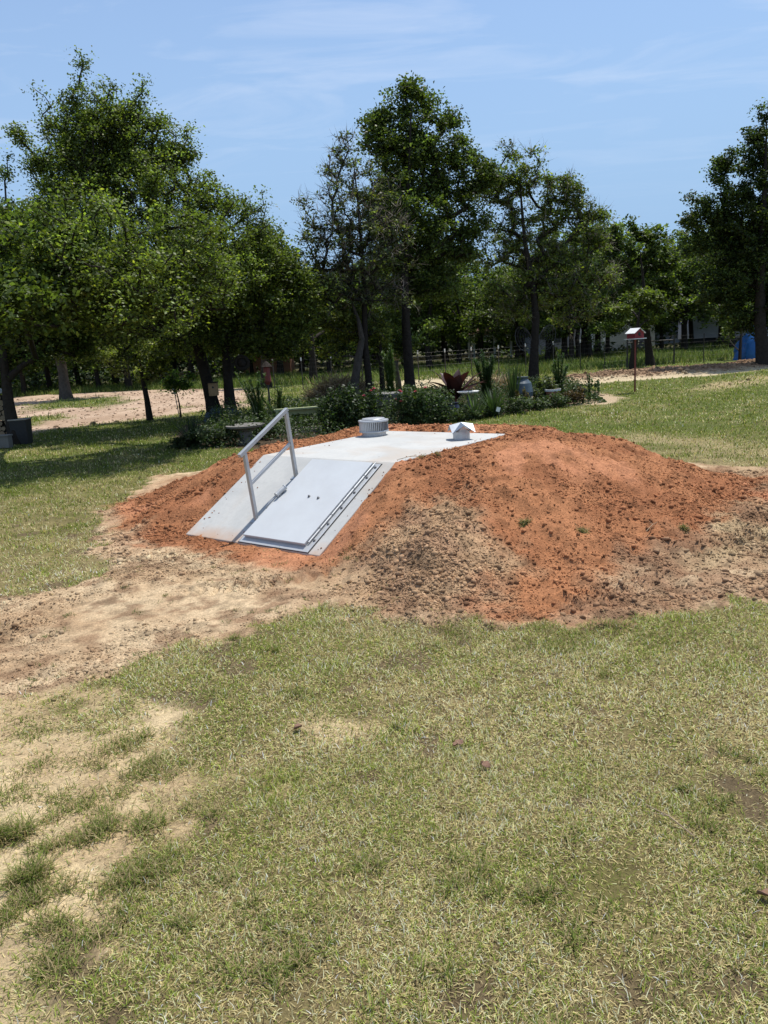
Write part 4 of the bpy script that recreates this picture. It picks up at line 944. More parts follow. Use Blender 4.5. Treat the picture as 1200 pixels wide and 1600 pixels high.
# ------------------------------------------------------------------ FENCE
def fence():
    pts = [g(*p) for p in ((1240,558),(1199,560),(1157,563),(1099,567),(1053,569),(1016,571),(980,575),(944,577),(907,578),(865,582),(822,587),(780,591),(738,594),(697,597),(655,600),(610,602),(568,604),(520,606),(474,608),(430,610))]
    o = empty('wire_fence', (pts[7][0], pts[7][1], 0), 'sheep-wire fence on thin posts crossing the pasture behind the garden', 'fence')
    c = pts[7]; loc = [np.array([p[0]-c[0], p[1]-c[1], 0]) for p in pts]
    HP = 1.38
    for i, p in enumerate(loc):
        heavy = i in (2, 3, 4, 5, 6)
        b = MB(); r = .042 if i in (4, 5, 6) else (.05 if i == 2 else .022)
        hh = HP*(1.12 if i == 2 else 1.0)+(0.0 if heavy else .06)
        b.tube(p-[0,0,.2], p+[0,0,hh], r, n=8); po = b.build('post', MT['post'], o)
        if not heavy: b = MB(); b.tube(p+[0,0,hh-.14], p+[0,0,hh+.015], r*1.25, n=8); b.build('white_tip', MT['white'], po)
    b = MB()
    b.tube(loc[4]+[0,0,1.16], loc[5]+[0,0,1.16], .032, n=8); b.tube(loc[5]+[0,0,1.16], loc[6]+[0,0,1.16], .032, n=8); b.build('brace_rail', MT['post'], o)
    for h in (.16,.36,.56,.78,1.0,1.18,1.34):
        b = MB()
        for i in range(len(loc)-1): b.tube(loc[i]+[0,-.03,h], loc[i+1]+[0,-.03,h], .0017, n=4, caps=False)
        b.build('wire', MT['wire'], o)
    b = MB()
    for i in range(len(loc)-1):
        for k in range(1, 12):
            p = loc[i]+(loc[i+1]-loc[i])*k/12; b.tube(p+[0,-.03,.1], p+[0,-.03,1.08], .0018, n=3, caps=False)
    m = b.build('stay_wires', MT['wire'], o); m['kind'] = 'stuff'
fence()

# ------------------------------------------------------------------ BUILDINGS
def rbox(mb, x0, x1, y0, y1, z0, z1): return mb.box(((x0+x1)/2, (y0+y1)/2, (z0+z1)/2), (abs(x1-x0), abs(y1-y0), abs(z1-z0)))
def gable(mb, x0, x1, y0, y1, z0, z1, ov=.3, th=.12, axis='x'):
    """gable roof; ridge along axis"""
    if axis == 'x':
        ym = (y0+y1)/2; a = [(y0-ov, z0-ov*(z1-z0)/((y1-y0)/2)), (ym, z1), (y1+ov, z0-ov*(z1-z0)/((y1-y0)/2))]
        sec = a+[(q[0], q[1]-th) for q in reversed(a)]; vs = [(x, q[0], q[1]) for x in (x0-ov, x1+ov) for q in sec]
    else:
        xm = (x0+x1)/2; a = [(x0-ov, z0-ov*(z1-z0)/((x1-x0)/2)), (xm, z1), (x1+ov, z0-ov*(z1-z0)/((x1-x0)/2))]
        sec = a+[(q[0], q[1]-th) for q in reversed(a)]; vs = [(q[0], y, q[1]) for y in (y0-ov, y1+ov) for q in sec]
    return mb.add(vs, [(0,1,4,5),(1,2,3,4),(6,11,10,7),(7,10,9,8),(0,6,7,1),(1,7,8,2),(2,8,9,3),(3,9,10,4),(4,10,11,5),(5,11,6,0)])
# grey workshop (large gable, right)
q = at(1085, 540, 86); o = empty('metal_workshop', (q[0], 86, 0), 'big grey metal workshop whose gable rises behind the white mobile home', 'building')
b = MB(); rbox(b, -5, 7, 0, 10, -.2, 4.4); b.add([(-5,0,4.4),(7,0,4.4),(1,0,6.4),(-5,10,4.4),(7,10,4.4),(1,10,6.4)], [(0,1,2),(5,4,3),(0,2,5,3),(1,4,5,2)]); b.build('wall', MT['barn'], o)
b = MB(); gable(b, -5, 7, 0, 10, 4.45, 6.5, .35, .12, 'y'); b.build('roof', MT['barnroof'], o)
b = MB(); rbox(b, -3.6, -.6, -.04, .02, 0, 3.2); b.build('roller_door', MT['barnroof'], o)
# mobile home
q = at(1112, 533, 64); o = empty('mobile_home', (q[0], 64, 0), 'pale grey mobile home with a flat white roof edge and small windows', 'mobile home')
b = MB(); rbox(b, -1.6, 6.4, 0, 3, .7, 3.15); b.build('wall', MT['barnroof'], o)
b = MB(); rbox(b, -1.75, 6.6, -.15, 3.15, 3.15, 3.34); b.build('roof', MT['white'], o)
b = MB(); rbox(b, -1.5, 6.3, .1, 2.9, 0, .7); b.build('skirt', MT['black'], o)
for x0 in (-1.2, 3.9):
    b = MB(); rbox(b, x0, x0+.9, -.03, .02, 2.0, 2.5); b.build('window', MT['glass'], o)
dd = MB(); rbox(dd, .55, 1.45, -.04, .02, .72, 2.85); dd = dd.build('door', MT['barn'], o); b = MB(); b.box((1.35,-.07,1.75), (.05,.05,.05)); b.build('handle', MT['black'], dd)
b = MB(); rbox(b, .3, 1.9, -1.3, -.05, .55, .68); b.build('step_deck', MT['wood_grey'], o)
for x0 in (.35, 1.1, 1.85):
    b = MB(); b.tube((x0,-1.25,.0), (x0,-1.25,1.7), .03, n=6); b.build('railing_post', MT['black'], o)
# white shed with red trimmed roof seen behind birdhouse
q = at(975, 548, 66); o = empty('white_shed', (q[0], 66, 0), 'white shed with a dark red roof edge glimpsed behind the red birdhouse', 'shed')
b = MB(); rbox(b, -2.6, 2.6, 0, 4, -.2, 2.5); b.add([(-2.6,0,2.5),(2.6,0,2.5),(0,0,3.6),(-2.6,4,2.5),(2.6,4,2.5),(0,4,3.6)], [(0,1,2),(5,4,3)]); b.build('wall', MT['white'], o)
b = MB(); gable(b, -2.6, 2.6, 0, 4, 2.55, 3.7, .3, .12, 'y'); b.build('roof', MT['red'], o)
b = MB(); rbox(b, .6, 1.7, -.03, .02, .05, 2.1); b.build('door', MT['barn'], o)
# long grey house between the trees
q = at(905, 556, 72); o = empty('grey_house', (q[0], 72, 0), 'long low grey house mostly hidden by oaks between the forked oak and the birdhouse', 'house')
b = MB(); rbox(b, -3.6, 2.6, 0, 7, -.2, 2.5); b.build('wall', MT['barn'], o)
b = MB(); gable(b, -3.6, 2.6, 0, 7, 2.55, 4.8, .4, .15, 'x'); b.build('roof', MT['barnroof'], o)
for x0 in (-2.6, .2, 1.6):
    b = MB(); rbox(b, x0, x0+.9, -.04, .02, 1.0, 2.0); b.build('window', MT['glass'], o)
# pavilion
q = at(772, 556, 62); o = empty('pavilion', (q[0], 62, 0), 'small pavilion with a brown hipped roof on white posts beyond the fence', 'pavilion')
b = MB(); b.add([(-2.0,-1.6,2.05),(1.9,-1.6,2.05),(1.9,1.8,2.05),(-2.0,1.8,2.05),(-.3,.1,3.55),(.3,.1,3.55)], [(0,1,5,4),(1,2,5),(2,3,4,5),(3,0,4),(3,2,1,0)]); b.build('roof', MT['brownroof'], o)
b = MB(); rbox(b, -1.9, 1.8, -1.5, -1.38, 1.86, 2.04); b.build('fascia', MT['white'], o)
for x, y in ((-.15,-1.4),(1.1,-1.4),(-1.75,1.6),(1.65,1.6),(1.65,-1.4),(-1.75,-1.4)):
    b = MB(); b.box((x,y,.93), (.15,.15,1.86)); b.build('post', MT['white'], o)
b = MB(); rbox(b, -2.3, -.3, -1.8, -1.65, .12, .30); b.build('edge_board', MT['white'], o)
# brick-red low shed left
q = at(417, 592, 60); o = empty('brick_shed', (q[0], 60, 0), 'low reddish brick shed with a pale roof line seen behind the left oaks', 'shed')
b = MB(); rbox(b, -1.7, 1.9, 0, 3, -.1, 1.7); b.build('wall', MT['terracotta'], o)
b = MB(); rbox(b, -1.85, 2.05, -.15, 3.2, 1.7, 1.82); b.build('roof', MT['white'], o)
# white tubs in the pasture
for px, py, lab in ((1099,544,'white slant-sided box in the pasture in front of the mobile home'),(1152,541,'white slant-sided box in the pasture beside the blue tarpaulin heap')):
    q = g(px, py); o = MB()
    o.add([(-.75,-.4,0),(.75,-.4,0),(.75,.4,0),(-.75,.4,0),(-.95,-.3,.62),(.62,-.3,.62),(.62,.3,.62),(-.95,.3,.62)], [(3,2,1,0),(4,5,6,7),(0,1,5,4),(1,2,6,5),(2,3,7,6),(3,0,4,7)])
    o = o.build('white_box', MT['white'], None, bevel=.04); o.location = (q[0], min(q[1], 52), 0); tag(o, lab, 'box', 'white boxes in the pasture')

# ------------------------------------------------------------------ lumps (draped tarps, jars...)
def lump(name, loc, rx, ry, rz, m, seed, label=None, cat=None, rough=.18, n=26, parent=None, group=None, power=.75):
    vs = []; fs = []; nr = n//2
    for j in range(nr+1):
        ph = (math.pi/2)*j/nr
        for i in range(n):
            t = 2*math.pi*i/n; rr = 1+rough*(float(fbm(np.array([math.cos(t)*2+j*.13]), np.array([math.sin(t)*2+seed]), 1.1, 3, seed)[0]))
            c = max(0, math.cos(ph))**power; vs.append((rx*rr*c*math.cos(t), ry*rr*c*math.sin(t), rz*rr*math.sin(ph)**.9))
    for j in range(nr):
        for i in range(n): fs.append((j*n+i, j*n+(i+1) % n, (j+1)*n+(i+1) % n, (j+1)*n+i))
    b = MB(); b.add(vs, fs); o = b.build(name, m, parent, shade=True); o.location = tuple(float(q) for q in loc)
    if label: tag(o, label, cat, group)
    return o
q = g(1184, 562); lump('tarp_covered_heap', (q[0]+1.0, 38.0, 0), 1.75, 1.2, 1.60, MT['tarp'], 5, 'heap under a bright blue tarpaulin behind the right-edge oak', 'tarpaulin heap', rough=.35, power=1.0)
b = MB(); 
q = g(345, 656); lump('covered_heap', (q[0]+.1, q[1]-.1, 0), .55, .4, .26, MT['bluecloth'], 9, 'low heap under a faded blue cover at the foot of the leaning oak', 'covered heap', rough=.6)

# ------------------------------------------------------------------ PLANT BUILDERS
def strap_plant(name, loc, label, cat, n, Lh, wd, m, tint, seed, spread=.9, group=None, rise=.3, parent=None, seg=5):
    rng = np.random.default_rng(seed); V = []; Fq = []; T = []
    for k in range(n):
        az = rng.uniform(0, 6.28); ln = Lh*rng.uniform(.6, 1.15); tl = rng.uniform(.05, spread); w_ = wd*rng.uniform(.7, 1.2)
        dr = np.array([math.cos(az), math.sin(az), 0]); s = np.array([-math.sin(az), math.cos(az), 0]); p = dr*rng.uniform(0, .05)*Lh; o = len(V); a = tl
        col = np.array(tint)*math.exp(rng.normal(0, .25))
        for j in range(seg+1):
            f = j/seg; wj = w_*(1-f)**.6*(.6+.8*min(f*3, 1))*.5+.0005; V += [p-s*wj, p+s*wj]; T += [col, col]
            a = tl+rise*f*2.2*tl; p = p+(dr*math.sin(min(a, 2.2))+np.array([0, 0, 1])*math.cos(min(a, 2.2)))*ln/seg
        Fq += [(o+2*j, o+2*j+1, o+2*j+3, o+2*j+2) for j in range(seg)]
    me = np_mesh(name, np.array(V), np.array(Fq), 4, np.clip(np.array(T), 0, .6)); o = link_mesh(name, me, MT[m], parent)
    o.location = tuple(float(q) for q in loc)
    if label: tag(o, label, cat, group)
    return o
def shrub(name, loc, label, cat, rx, ry, rz, n, size, tint, seed, group=None, flowers=0, up=.5, stems=9, m='leaf_soft', core=.5, frow='pink', fsize=.05):
    n = int(n*2.2); rz *= 1.05; rng_ = np.random.default_rng(seed+900)
    rng = np.random.default_rng(seed); root = empty(name, loc, label, cat, group)
    cc = unit(rng.normal(size=(max(6, n//40), 3)))*rng.random((max(6, n//40), 1))**.3*np.array([rx, ry, rz*.5])*rng.uniform(.7, 1.35, (max(6, n//40), 1))+[0, 0, rz*.52]
    ci = rng.integers(0, len(cc), n); P = cc[ci]+unit(rng.normal(size=(n, 3)))*(rng.random((n, 1))**.5)*np.array([rx, ry, rz])*.30
    P[:, 2] = np.abs(P[:, 2]); V, Fq = leaves_arrays(P, size*1.25, rng, up)
    link_mesh('foliage', np_mesh('foliage', V, Fq, 4, leaf_tint(n, rng, tint, .35, .15)), MT[m], root)
    b = MB()
    for k in range(stems):
        e = cc[rng.integers(0, len(cc))]; b.path([(0,0,-.03), e*[.4,.4,.5]+rng.normal(0,.02,3), e], [.009,.007,.003], n=5)
    b.build('stems', MT['bark'], root)
    for k in range(flowers):
        t = rng.uniform(0, 6.28); e = np.array([rx*.8*math.cos(t)*rng.random(), -ry*abs(math.sin(t))*.7, rz*rng.uniform(.7, 1.1)])
        b = MB()
        for i in range(7):
            t = 6.28*i/7; d = np.array([math.cos(t), math.sin(t), .5]); s = np.array([-math.sin(t), math.cos(t), 0])
            b.add([e, e+d*fsize*.6+s*fsize*.5, e+d*fsize, e+d*fsize*.6-s*fsize*.5], [(0,1,2,3)])
            b.add([e+[0,0,.01], e+d*fsize*.35+s*fsize*.3+[0,0,.02], e+d*fsize*.5+[0,0,.035], e+d*fsize*.35-s*fsize*.3+[0,0,.02]], [(0,1,2,3)])
        b.build('flower', MT[frow], root)
    return root
def feathery(name, loc, label, cat, n, H, wd, tint, seed, group=None, stalks=6, spread=.25):
    rng = np.random.default_rng(seed); root = empty(name, loc, label, cat, group); b = MB(); P = []; D = []
    for k in range(stalks):
        az = rng.uniform(0, 6.28); tip = np.array([math.cos(az), math.sin(az), 0])*spread*rng.random()*H+[0, 0, H*rng.uniform(.75, 1.05)]
        b.path([(0,0,-.05), tip*[.4,.4,.5], tip], [.010,.007,.003], n=5)
        f = rng.random((n//stalks, 1)); q = tip*f*(.55+.45*f); q[:, 2] = tip[2]*f[:, 0]; P.append(q); 
    b.build('stalks', MT['wood_green'], root)
    P = np.concatenate(P); N = len(P); az = rng.uniform(0, 6.28, N); el = rng.uniform(.1, 1.1, N); ln = wd*rng.uniform(.4, 1.1, N)*(1.15-P[:, 2]/H*.8)
    d = np.stack([np.cos(az)*np.cos(el), np.sin(az)*np.cos(el), np.sin(el)], 1); s = unit(np.cross(d, [0, 0, 1.0]))*.010
    E = P+d*ln[:, None]; V = np.stack([P-s, P+s, E+s*.4, E-s*.4], 1).reshape(-1, 3); Fq = np.arange(N)[:, None]*4+np.arange(4)
    link_mesh('needles', np_mesh('needles', V, Fq, 4, leaf_tint(N, rng, tint, .25, .1)), MT['leaf_soft'], root); return root
GZ = lambda px, py: on(px, py)

# ------------------------------------------------------------------ THE FLOWER BED
strap_plant('spiky_plant', GZ(303,697), 'dark spiky strap-leaved clump at the left end of the garden bed', 'plant', 95, .62, .045, 'leaf_soft', (.028,.045,.018), 301, spread=1.2)
shrub('leafy_shrub', GZ(345,697), 'low dark shrub with small pale leaves between the spiky clump and the birdbath', 'shrub', .55,.35,.36, 900,.05,(.04,.06,.025), 302)
shrub('leafy_shrub', GZ(410,686), 'low dark shrub just right of the birdbath', 'shrub', .40,.3,.34, 650,.05,(.04,.06,.028), 303)
shrub('leafy_shrub', GZ(285,700), 'small rounded shrub at the left foot of the spiky clump', 'shrub', .22,.2,.26, 350,.045,(.035,.05,.02), 304)
feathery('feathery_plant', GZ(408,676), 'tall leafy green stalks behind the birdbath and handrail', 'plant', 2600, 1.35, .22, (.06,.10,.03), 305, stalks=9, spread=.35)
feathery('feathery_plant', GZ(440,672), 'bushy light green stalks behind the top of the handrail', 'plant', 1600, .95, .20, (.07,.11,.03), 306, stalks=7, spread=.45)
# wispy dark green mounds
for px, py, r_, h_, n_, s_, lb in ((540,672,.55,.78,2300,307,'large dark wispy green bush left of the louvred vent'),(520,668,.30,.55,900,308,'small wispy bush at the right end of the low timber bench'),(472,668,.34,.38,800,309,'dark shrub growing under the low timber bench')):
    shrub('wispy_bush', GZ(px,py), lb, 'bush', r_, r_*.8, h_, n_, .06, (.030,.050,.016), s_, up=.1)
shrub('rose_bush', GZ(583,668), 'rose bush with pink blooms directly behind the louvred vent', 'rose bush', .30,.28,.78, 620,.055,(.055,.085,.03), 310, flowers=4)
shrub('rose_bush', GZ(628,666), 'rose bush with pink blooms right of the stone planter', 'rose bush', .34,.28,.72, 620,.055,(.05,.075,.03), 311, flowers=4)
shrub('rose_bush', GZ(668,662), 'broad rose bush with one faded bloom in front of the maroon-leaved plant', 'rose bush', .50,.35,.74, 1100,.055,(.05,.08,.028), 312, flowers=2)
for px, py, w_, s_, lb in ((655,664,.36,313,'low edging shrub at the left of the bed front'),(690,661,.40,314,'low edging shrub left of the one behind the gabled vent'),(728,656,.45,315,'bright low edging shrub behind the gabled vent'),(765,652,.42,316,'dark low edging shrub left of the white plant tag'),(806,648,.38,317,'low edging shrub right of the white plant tag'),(835,642,.34,318,'low edging plant in front of the forked oak'),(868,637,.40,319,'low edging plant in front of the terracotta pot'),(895,632,.30,320,'reddish low plant at the right end of the bed')):
    shrub('edging_shrub', GZ(px,py), lb, 'shrub', w_, w_*.6, .26+.04*(s_ % 3), 650, .045, (.055,.080,.028) if s_ != 320 else (.09,.06,.03), s_, stems=5)
strap_plant('iris_clump', GZ(742,655), 'pale strap-leaved iris clump below the white bowl', 'plant', 70, .70, .022, 'leaf_soft', (.075,.11,.045), 321, spread=.7)
strap_plant('iris_clump', GZ(772,652), 'wide strap-leaved clump between the white bowl and the plant tag', 'plant', 110, .72, .024, 'leaf_soft', (.05,.08,.03), 322, spread=.8)
strap_plant('tall_grass_clump', GZ(803,640), 'tall upright reed-like clump left of the grey-blue jar', 'plant', 120, 1.15, .020, 'leaf_soft', (.045,.07,.025), 323, spread=.35, rise=.12)
strap_plant('iris_clump', GZ(700,655), 'thin strap-leaved clump beside the dark blue pot', 'plant', 50, .5, .02, 'leaf_soft', (.05,.075,.03), 324, spread=.8)
feathery('feathery_plant', GZ(762,640), 'tall feathery green plant rising right of the maroon-leaved plant', 'plant', 4200, 1.45, .24, (.045,.085,.028), 325, stalks=8, spread=.22)
feathery('feathery_plant', GZ(873,628), 'tall feathery light green plant right of the terracotta pot', 'plant', 3000, 1.25, .20, (.065,.115,.035), 326, stalks=6, spread=.25)
feathery('feathery_plant', GZ(921,626), 'slim feathery sprig at the right end of the bed, nearest the lawn', 'plant', 700, .78, .10, (.06,.11,.03), 327, stalks=3, spread=.15)
feathery('feathery_plant', GZ(896,628), 'short feathery sprig left of the small lantern post', 'plant', 500, .50, .10, (.06,.10,.03), 328, stalks=3, spread=.2)
feathery('feathery_plant', GZ(612,640), 'drooping pale green fronds hanging above the stone planter', 'plant', 4200, 1.75, .30, (.07,.115,.03), 329, stalks=8, spread=.18)
shrub('leafy_plant', GZ(930,626), 'thin leafy stem on the sandy right tip of the bed', 'plant', .12,.12,.5, 90,.06,(.06,.10,.03), 330, stems=2)
shrub('leafy_shrub', GZ(848,632), 'variegated leafy shrub at the foot of the forked oak', 'shrub', .32,.25,.62, 600,.07,(.09,.11,.04), 331)
shrub('leafy_shrub', GZ(880,622), 'shrub with yellowed leaves behind the terracotta pot', 'shrub', .35,.3,.5, 500,.06,(.11,.11,.05), 332)
shrub('leafy_shrub', GZ(818,640), 'small orange-tinged plant in front of the grey-blue jar', 'shrub', .20,.2,.45, 260,.05,(.12,.09,.03), 333)
def bed_cover():
    rng = np.random.default_rng(71); N = 130000; x = rng.uniform(-4.4, 6.2, N); y = rng.uniform(15, 30, N)
    d = sdp(x, y, BED); front = y < 23; k = (d > .05) & (rng.random(N) < .25+.75*vn(x, y, 1.3, 72)) & (rng.random(N) < np.where(front, 1, .5)); x, y, d = x[k], y[k], d[k]
    hh = (.15+.60*vn(x, y, 1.1, 73)**1.5)*smooth(0, .7, d); z = hh*rng.random(len(x))**.7
    V, Fq = leaves_arrays(np.stack([x, y, z], 1), .075, rng, .4, aspect=.45); t = leaf_tint(len(x), rng, (.040,.062,.020), .4, .1)
    o = link_mesh('bed_ground_cover', np_mesh('bed_ground_cover', V, Fq, 4, t), MT['leaf_soft']); tag(o, 'tangled dark green low growth filling the flower bed', 'ground cover', kind='stuff')
bed_cover()
# maroon banana-like plant: each leaf bent, broad
mp_ = empty('maroon_leaved_plant', GZ(712,646), 'big plant with broad dark maroon leaves in the middle of the bed', 'plant')
rng = np.random.default_rng(44)
for k, (az, tl, ln, w_) in enumerate(((3.3,.75,1.0,.26),(2.9,1.05,.8,.24),(3.0,.45,1.05,.28),(.1,.65,1.0,.24),(.2,.95,1.0,.2),(-.3,.75,.95,.2),(1.2,.4,.85,.26),(-1.4,.5,.75,.3),(4.4,.6,.75,.3),(.5,1.2,.7,.2),(2.2,.6,.8,.26),(-.8,1.1,.75,.22),(3.6,1.0,.9,.26),(-.1,1.15,.85,.2),(-1.0,.7,.8,.28),(-2.1,.7,.8,.28))):
    V = []; Fq = []; T = []; dr = np.array([math.cos(az), math.sin(az), 0]); s = np.array([-math.sin(az), math.cos(az), 0]); p = np.array([0, 0, .25+.02*k]); col = np.array([.034,.012,.010])*math.exp(rng.normal(0, .3))
    for j in range(9):
        f = j/8; wj = w_*.5*math.sin(math.pi*min(1, .08+f*.95))**.7+.004; n_ = np.cross(s, dr)
        V += [p-s*wj+[0,0,.25*wj], p, p+s*wj+[0,0,.25*wj]]; T += [col, col*1.4, col]; a = tl+.55*f*f; p = p+(dr*math.sin(a)+np.array([0,0,1])*math.cos(a))*ln/8
    for j in range(8): o_ = j*3; Fq += [(o_, o_+1, o_+4, o_+3), (o_+1, o_+2, o_+5, o_+4)]
    link_mesh('leaf', np_mesh('leaf', np.array(V), np.array(Fq), 4, np.array(T)), MT['redleaf'], mp_, True)
b = MB(); b.path([(0,0,-.05),(0,0,.3),(.02,0,.6)], [.05,.045,.02], n=8); b.build('stem', MT['redpole'], mp_, shade=True)

# pots and ornaments
def pot(name, loc, label, cat, prof, m, rim=None, group=None):
    o = empty(name, loc, label, cat, group); b = MB(); b.lathe(prof, n=28); b.build('body', MT[m], o, shade=False)
    if rim: b = MB(); r, z, h = rim[:3]; b.lathe([(r-.03, z), (r+.012, z), (r+.016, z+h), (r-.02, z+h)], n=28, caps=False); b.build('rim', MT[rim[3]], o)
    b = MB(); zt = max(p[1] for p in prof)-.03; b.lathe([(.02, zt), (prof[-1][0]*.9, zt)], n=20); b.build('potting_soil', MT['black'], o); return o
pl_ = empty('stone_planter', GZ(607,655), 'wide grey stone planter on a short pedestal behind the louvred vent', 'planter')
b = MB(); b.lathe([(.20,-.02),(.20,.06),(.12,.10),(.10,.24),(.15,.30)], n=28); b.build('pedestal', MT['stone'], pl_)
b = MB(); b.lathe([(.22,.30),(.30,.36),(.36,.62),(.34,.63),(.28,.60)], n=32); b.build('bowl', MT['stone'], pl_)
b = MB(); b.lathe([(.345,.62),(.385,.625),(.385,.66),(.34,.665)], n=32); b.build('rim', MT['stone'], pl_)
pot('ceramic_pot', GZ(708,655), 'dark blue glazed pot under the maroon-leaved plant', 'pot', [(.10,0),(.16,.12),(.17,.28),(.13,.36),(.15,.40)], 'navy')
pot('terracotta_pot', GZ(864,632), 'terracotta pot with a white rim near the right end of the bed', 'pot', [(.12,0),(.19,.34),(.20,.36)], 'terracotta', (.195,.34,.05,'white'))
pot('tall_jar', GZ(815,638), 'tall rounded grey-blue jar left of the forked oak', 'jar', [(.17,-.02),(.27,.15),(.30,.40),(.26,.62),(.17,.72),(.19,.78)], 'jar')
# white bowl on a short stand
o = empty('white_bowl', GZ(733,648), 'shallow white bowl on a stand beside the maroon-leaved plant', 'bowl')
b = MB(); b.lathe([(.10,0),(.05,.05),(.04,.48),(.07,.5)], n=16); b.build('stand', MT['stone'], o); b = MB(); b.lathe([(.06,.5),(.24,.545),(.27,.58),(.25,.585),(.05,.53)], n=28); b.build('bowl', MT['white'], o)
# birdbath / round table
o = empty('birdbath', GZ(386,694), 'round grey birdbath with a flat rim in front of the left oaks', 'birdbath')
b = MB(); b.lathe([(.20,-.02),(.17,.04),(.13,.10),(.14,.25),(.22,.31)], n=28); b.build('pedestal', MT['stone'], o)
b = MB(); b.lathe([(.20,.30),(.37,.345),(.39,.385),(.36,.39),(.05,.355)], n=36); b.build('basin', MT['stone'], o)
# timber bench
pL, pR = GZ(432,676), GZ(510,670); dv = pR-pL; Lb = np.linalg.norm(dv[:2]); az = math.atan2(dv[1], dv[0])
o = empty('low_bench', (pL+pR)/2, 'low pale green timber bench behind the handrail', 'bench', rz=az)
b = MB(); b.box((0,.12,.50), (Lb*1.02,.16,.035)); b.build('top_board', MT['wood_green'], o)
b = MB(); b.box((0,.205,.42), (Lb*1.0,.025,.12)); b.build('apron', MT['wood_green'], o)
for x in (-Lb*.45, Lb*.45):
    b = MB(); b.box((x,.12,.24), (.06,.14,.49)); b.build('leg', MT['wood_green'], o)
for dy, zz in ((-.12,.055),(-.36,.03)):
    b = MB(); b.box((.02,0,0), (Lb*1.08,.09,.075)); q = b.build('edging_timber', MT['wood_grey'], None, bevel=.006); p = (pL+pR)/2; q.location = (p[0]-math.sin(az)*dy, p[1]+math.cos(az)*dy, p[2]+zz); q.rotation_euler = (0, 0, az+(.03 if dy < -.2 else 0))
    tag(q, 'weathered pale timber lying in front of the low bench, the '+('nearer' if dy < -.2 else 'farther')+' of two', 'timber', 'edging timbers')
# white plant tag
o = empty('plant_tag', GZ(779,656), 'small white plant tag on a wire stake at the front edge of the bed', 'plant tag')
b = MB(); b.tube((0,0,-.03),(0,.01,.20),.004,n=6); b.build('stake', MT['post'], o); b = MB(); b.box((0,0,.22),(.085,.006,.10), (np.array([.95,0,-.3]), np.array([0,1.,0]), np.array([.3,0,.95]))); b.build('tag', MT['white'], o)
# lantern post
o = empty('solar_lantern', GZ(911,630), 'short dark garden lantern post at the right tip of the bed', 'lantern')
b = MB(); b.tube((0,0,-.05),(0,0,.26),.035,n=10); b.build('post', MT['bark'], o); b = MB(); b.lathe([(.05,.26),(.05,.34)], n=8); b.build('lens', MT['glass'], o); b = MB(); b.lathe([(.105,.335),(.09,.36),(.02,.385)], n=12); b.build('cap', MT['bark'], o)
# birdhouses -----------------------------------------------------
def birdhouse(mb_parent, z0, w_, d_, h_, wallm, roofm, hole=True, pitch=.5, roofov=.05):
    b = MB(); b.box((0,0,z0+h_/2), (w_, d_, h_)); b.add([(-w_/2,-d_/2,z0+h_),(w_/2,-d_/2,z0+h_),(0,-d_/2,z0+h_+w_*pitch),(-w_/2,d_/2,z0+h_),(w_/2,d_/2,z0+h_),(0,d_/2,z0+h_+w_*pitch)], [(0,1,2),(5,4,3)])
    bd = b.build('box', MT[wallm], mb_parent)
    b = MB(); gable(b, -w_/2, w_/2, -d_/2, d_/2, z0+h_+.006, z0+h_+w_*pitch+.008, roofov, .012, 'y'); b.build('roof', MT[roofm], mb_parent)
    if hole: b = MB(); b.tube((0,-d_/2-.004,z0+h_*.72),(0,-d_/2+.01,z0+h_*.72),w_*.15,n=16); b.build('entrance_hole', MT['black'], bd); b = MB(); b.tube((0,-d_/2-.06,z0+h_*.42),(0,-d_/2+.01,z0+h_*.42),.008,n=6); b.build('perch', MT['bark'], bd)
    return bd
o = empty('red_birdhouse', GZ(992,613), 'red birdhouse with a white roof on a tall thin red pole in the right lawn', 'birdhouse', rz=.42)
b = MB(); b.tube((0,0,-.1),(0,0,1.50),.024,n=10); b.build('pole', MT['redpole'], o)
b = MB(); b.box((0,0,1.51),(.46,.42,.02)); b.build('platform', MT['white'], o)
birdhouse(o, 1.52, .33, .32, .17, 'red', 'white', True, .34, .04)
st = trunk_px((624,614),(622,595),(618,575),(619,563)); o = empty('tree_stump', st[0], 'crooked thin cut trunk holding up the tan birdhouse', 'stump')
b = MB(); b.path([np.array(p)-st[0]-([0,0,.1] if i == 0 else 0) for i, p in enumerate(st)], [.13,.11,.10,.09], n=12); b.build('trunk', MT['bark_grey'], o, shade=True)
tpz = at(620, 563, st[0][1]); o = empty('tan_birdhouse', tpz, 'tan wooden birdhouse with a round hole, on top of the cut trunk', 'birdhouse', rz=.05); birdhouse(o, 0, .20, .18, .33, 'wood_tan', 'bark', True, .3, .03)
p = at(333, 604, 22.35); o = empty('nest_box', p-[0,0,.3], 'orange-tan box fixed to the leaning trunk of the biggest oak', 'nest box', rz=.1)
b = MB(); b.box((0,0,.22),(.26,.2,.36)); b.build('box', MT['wood_tan'], o, bevel=.005); b = MB(); b.box((0,-.01,.42),(.30,.25,.03)); b.build('lid', MT['bark'], o)
b = MB(); b.tube((0,-.105,.28),(0,-.09,.28),.03,n=14); b.build('entrance_hole', MT['black'], o)
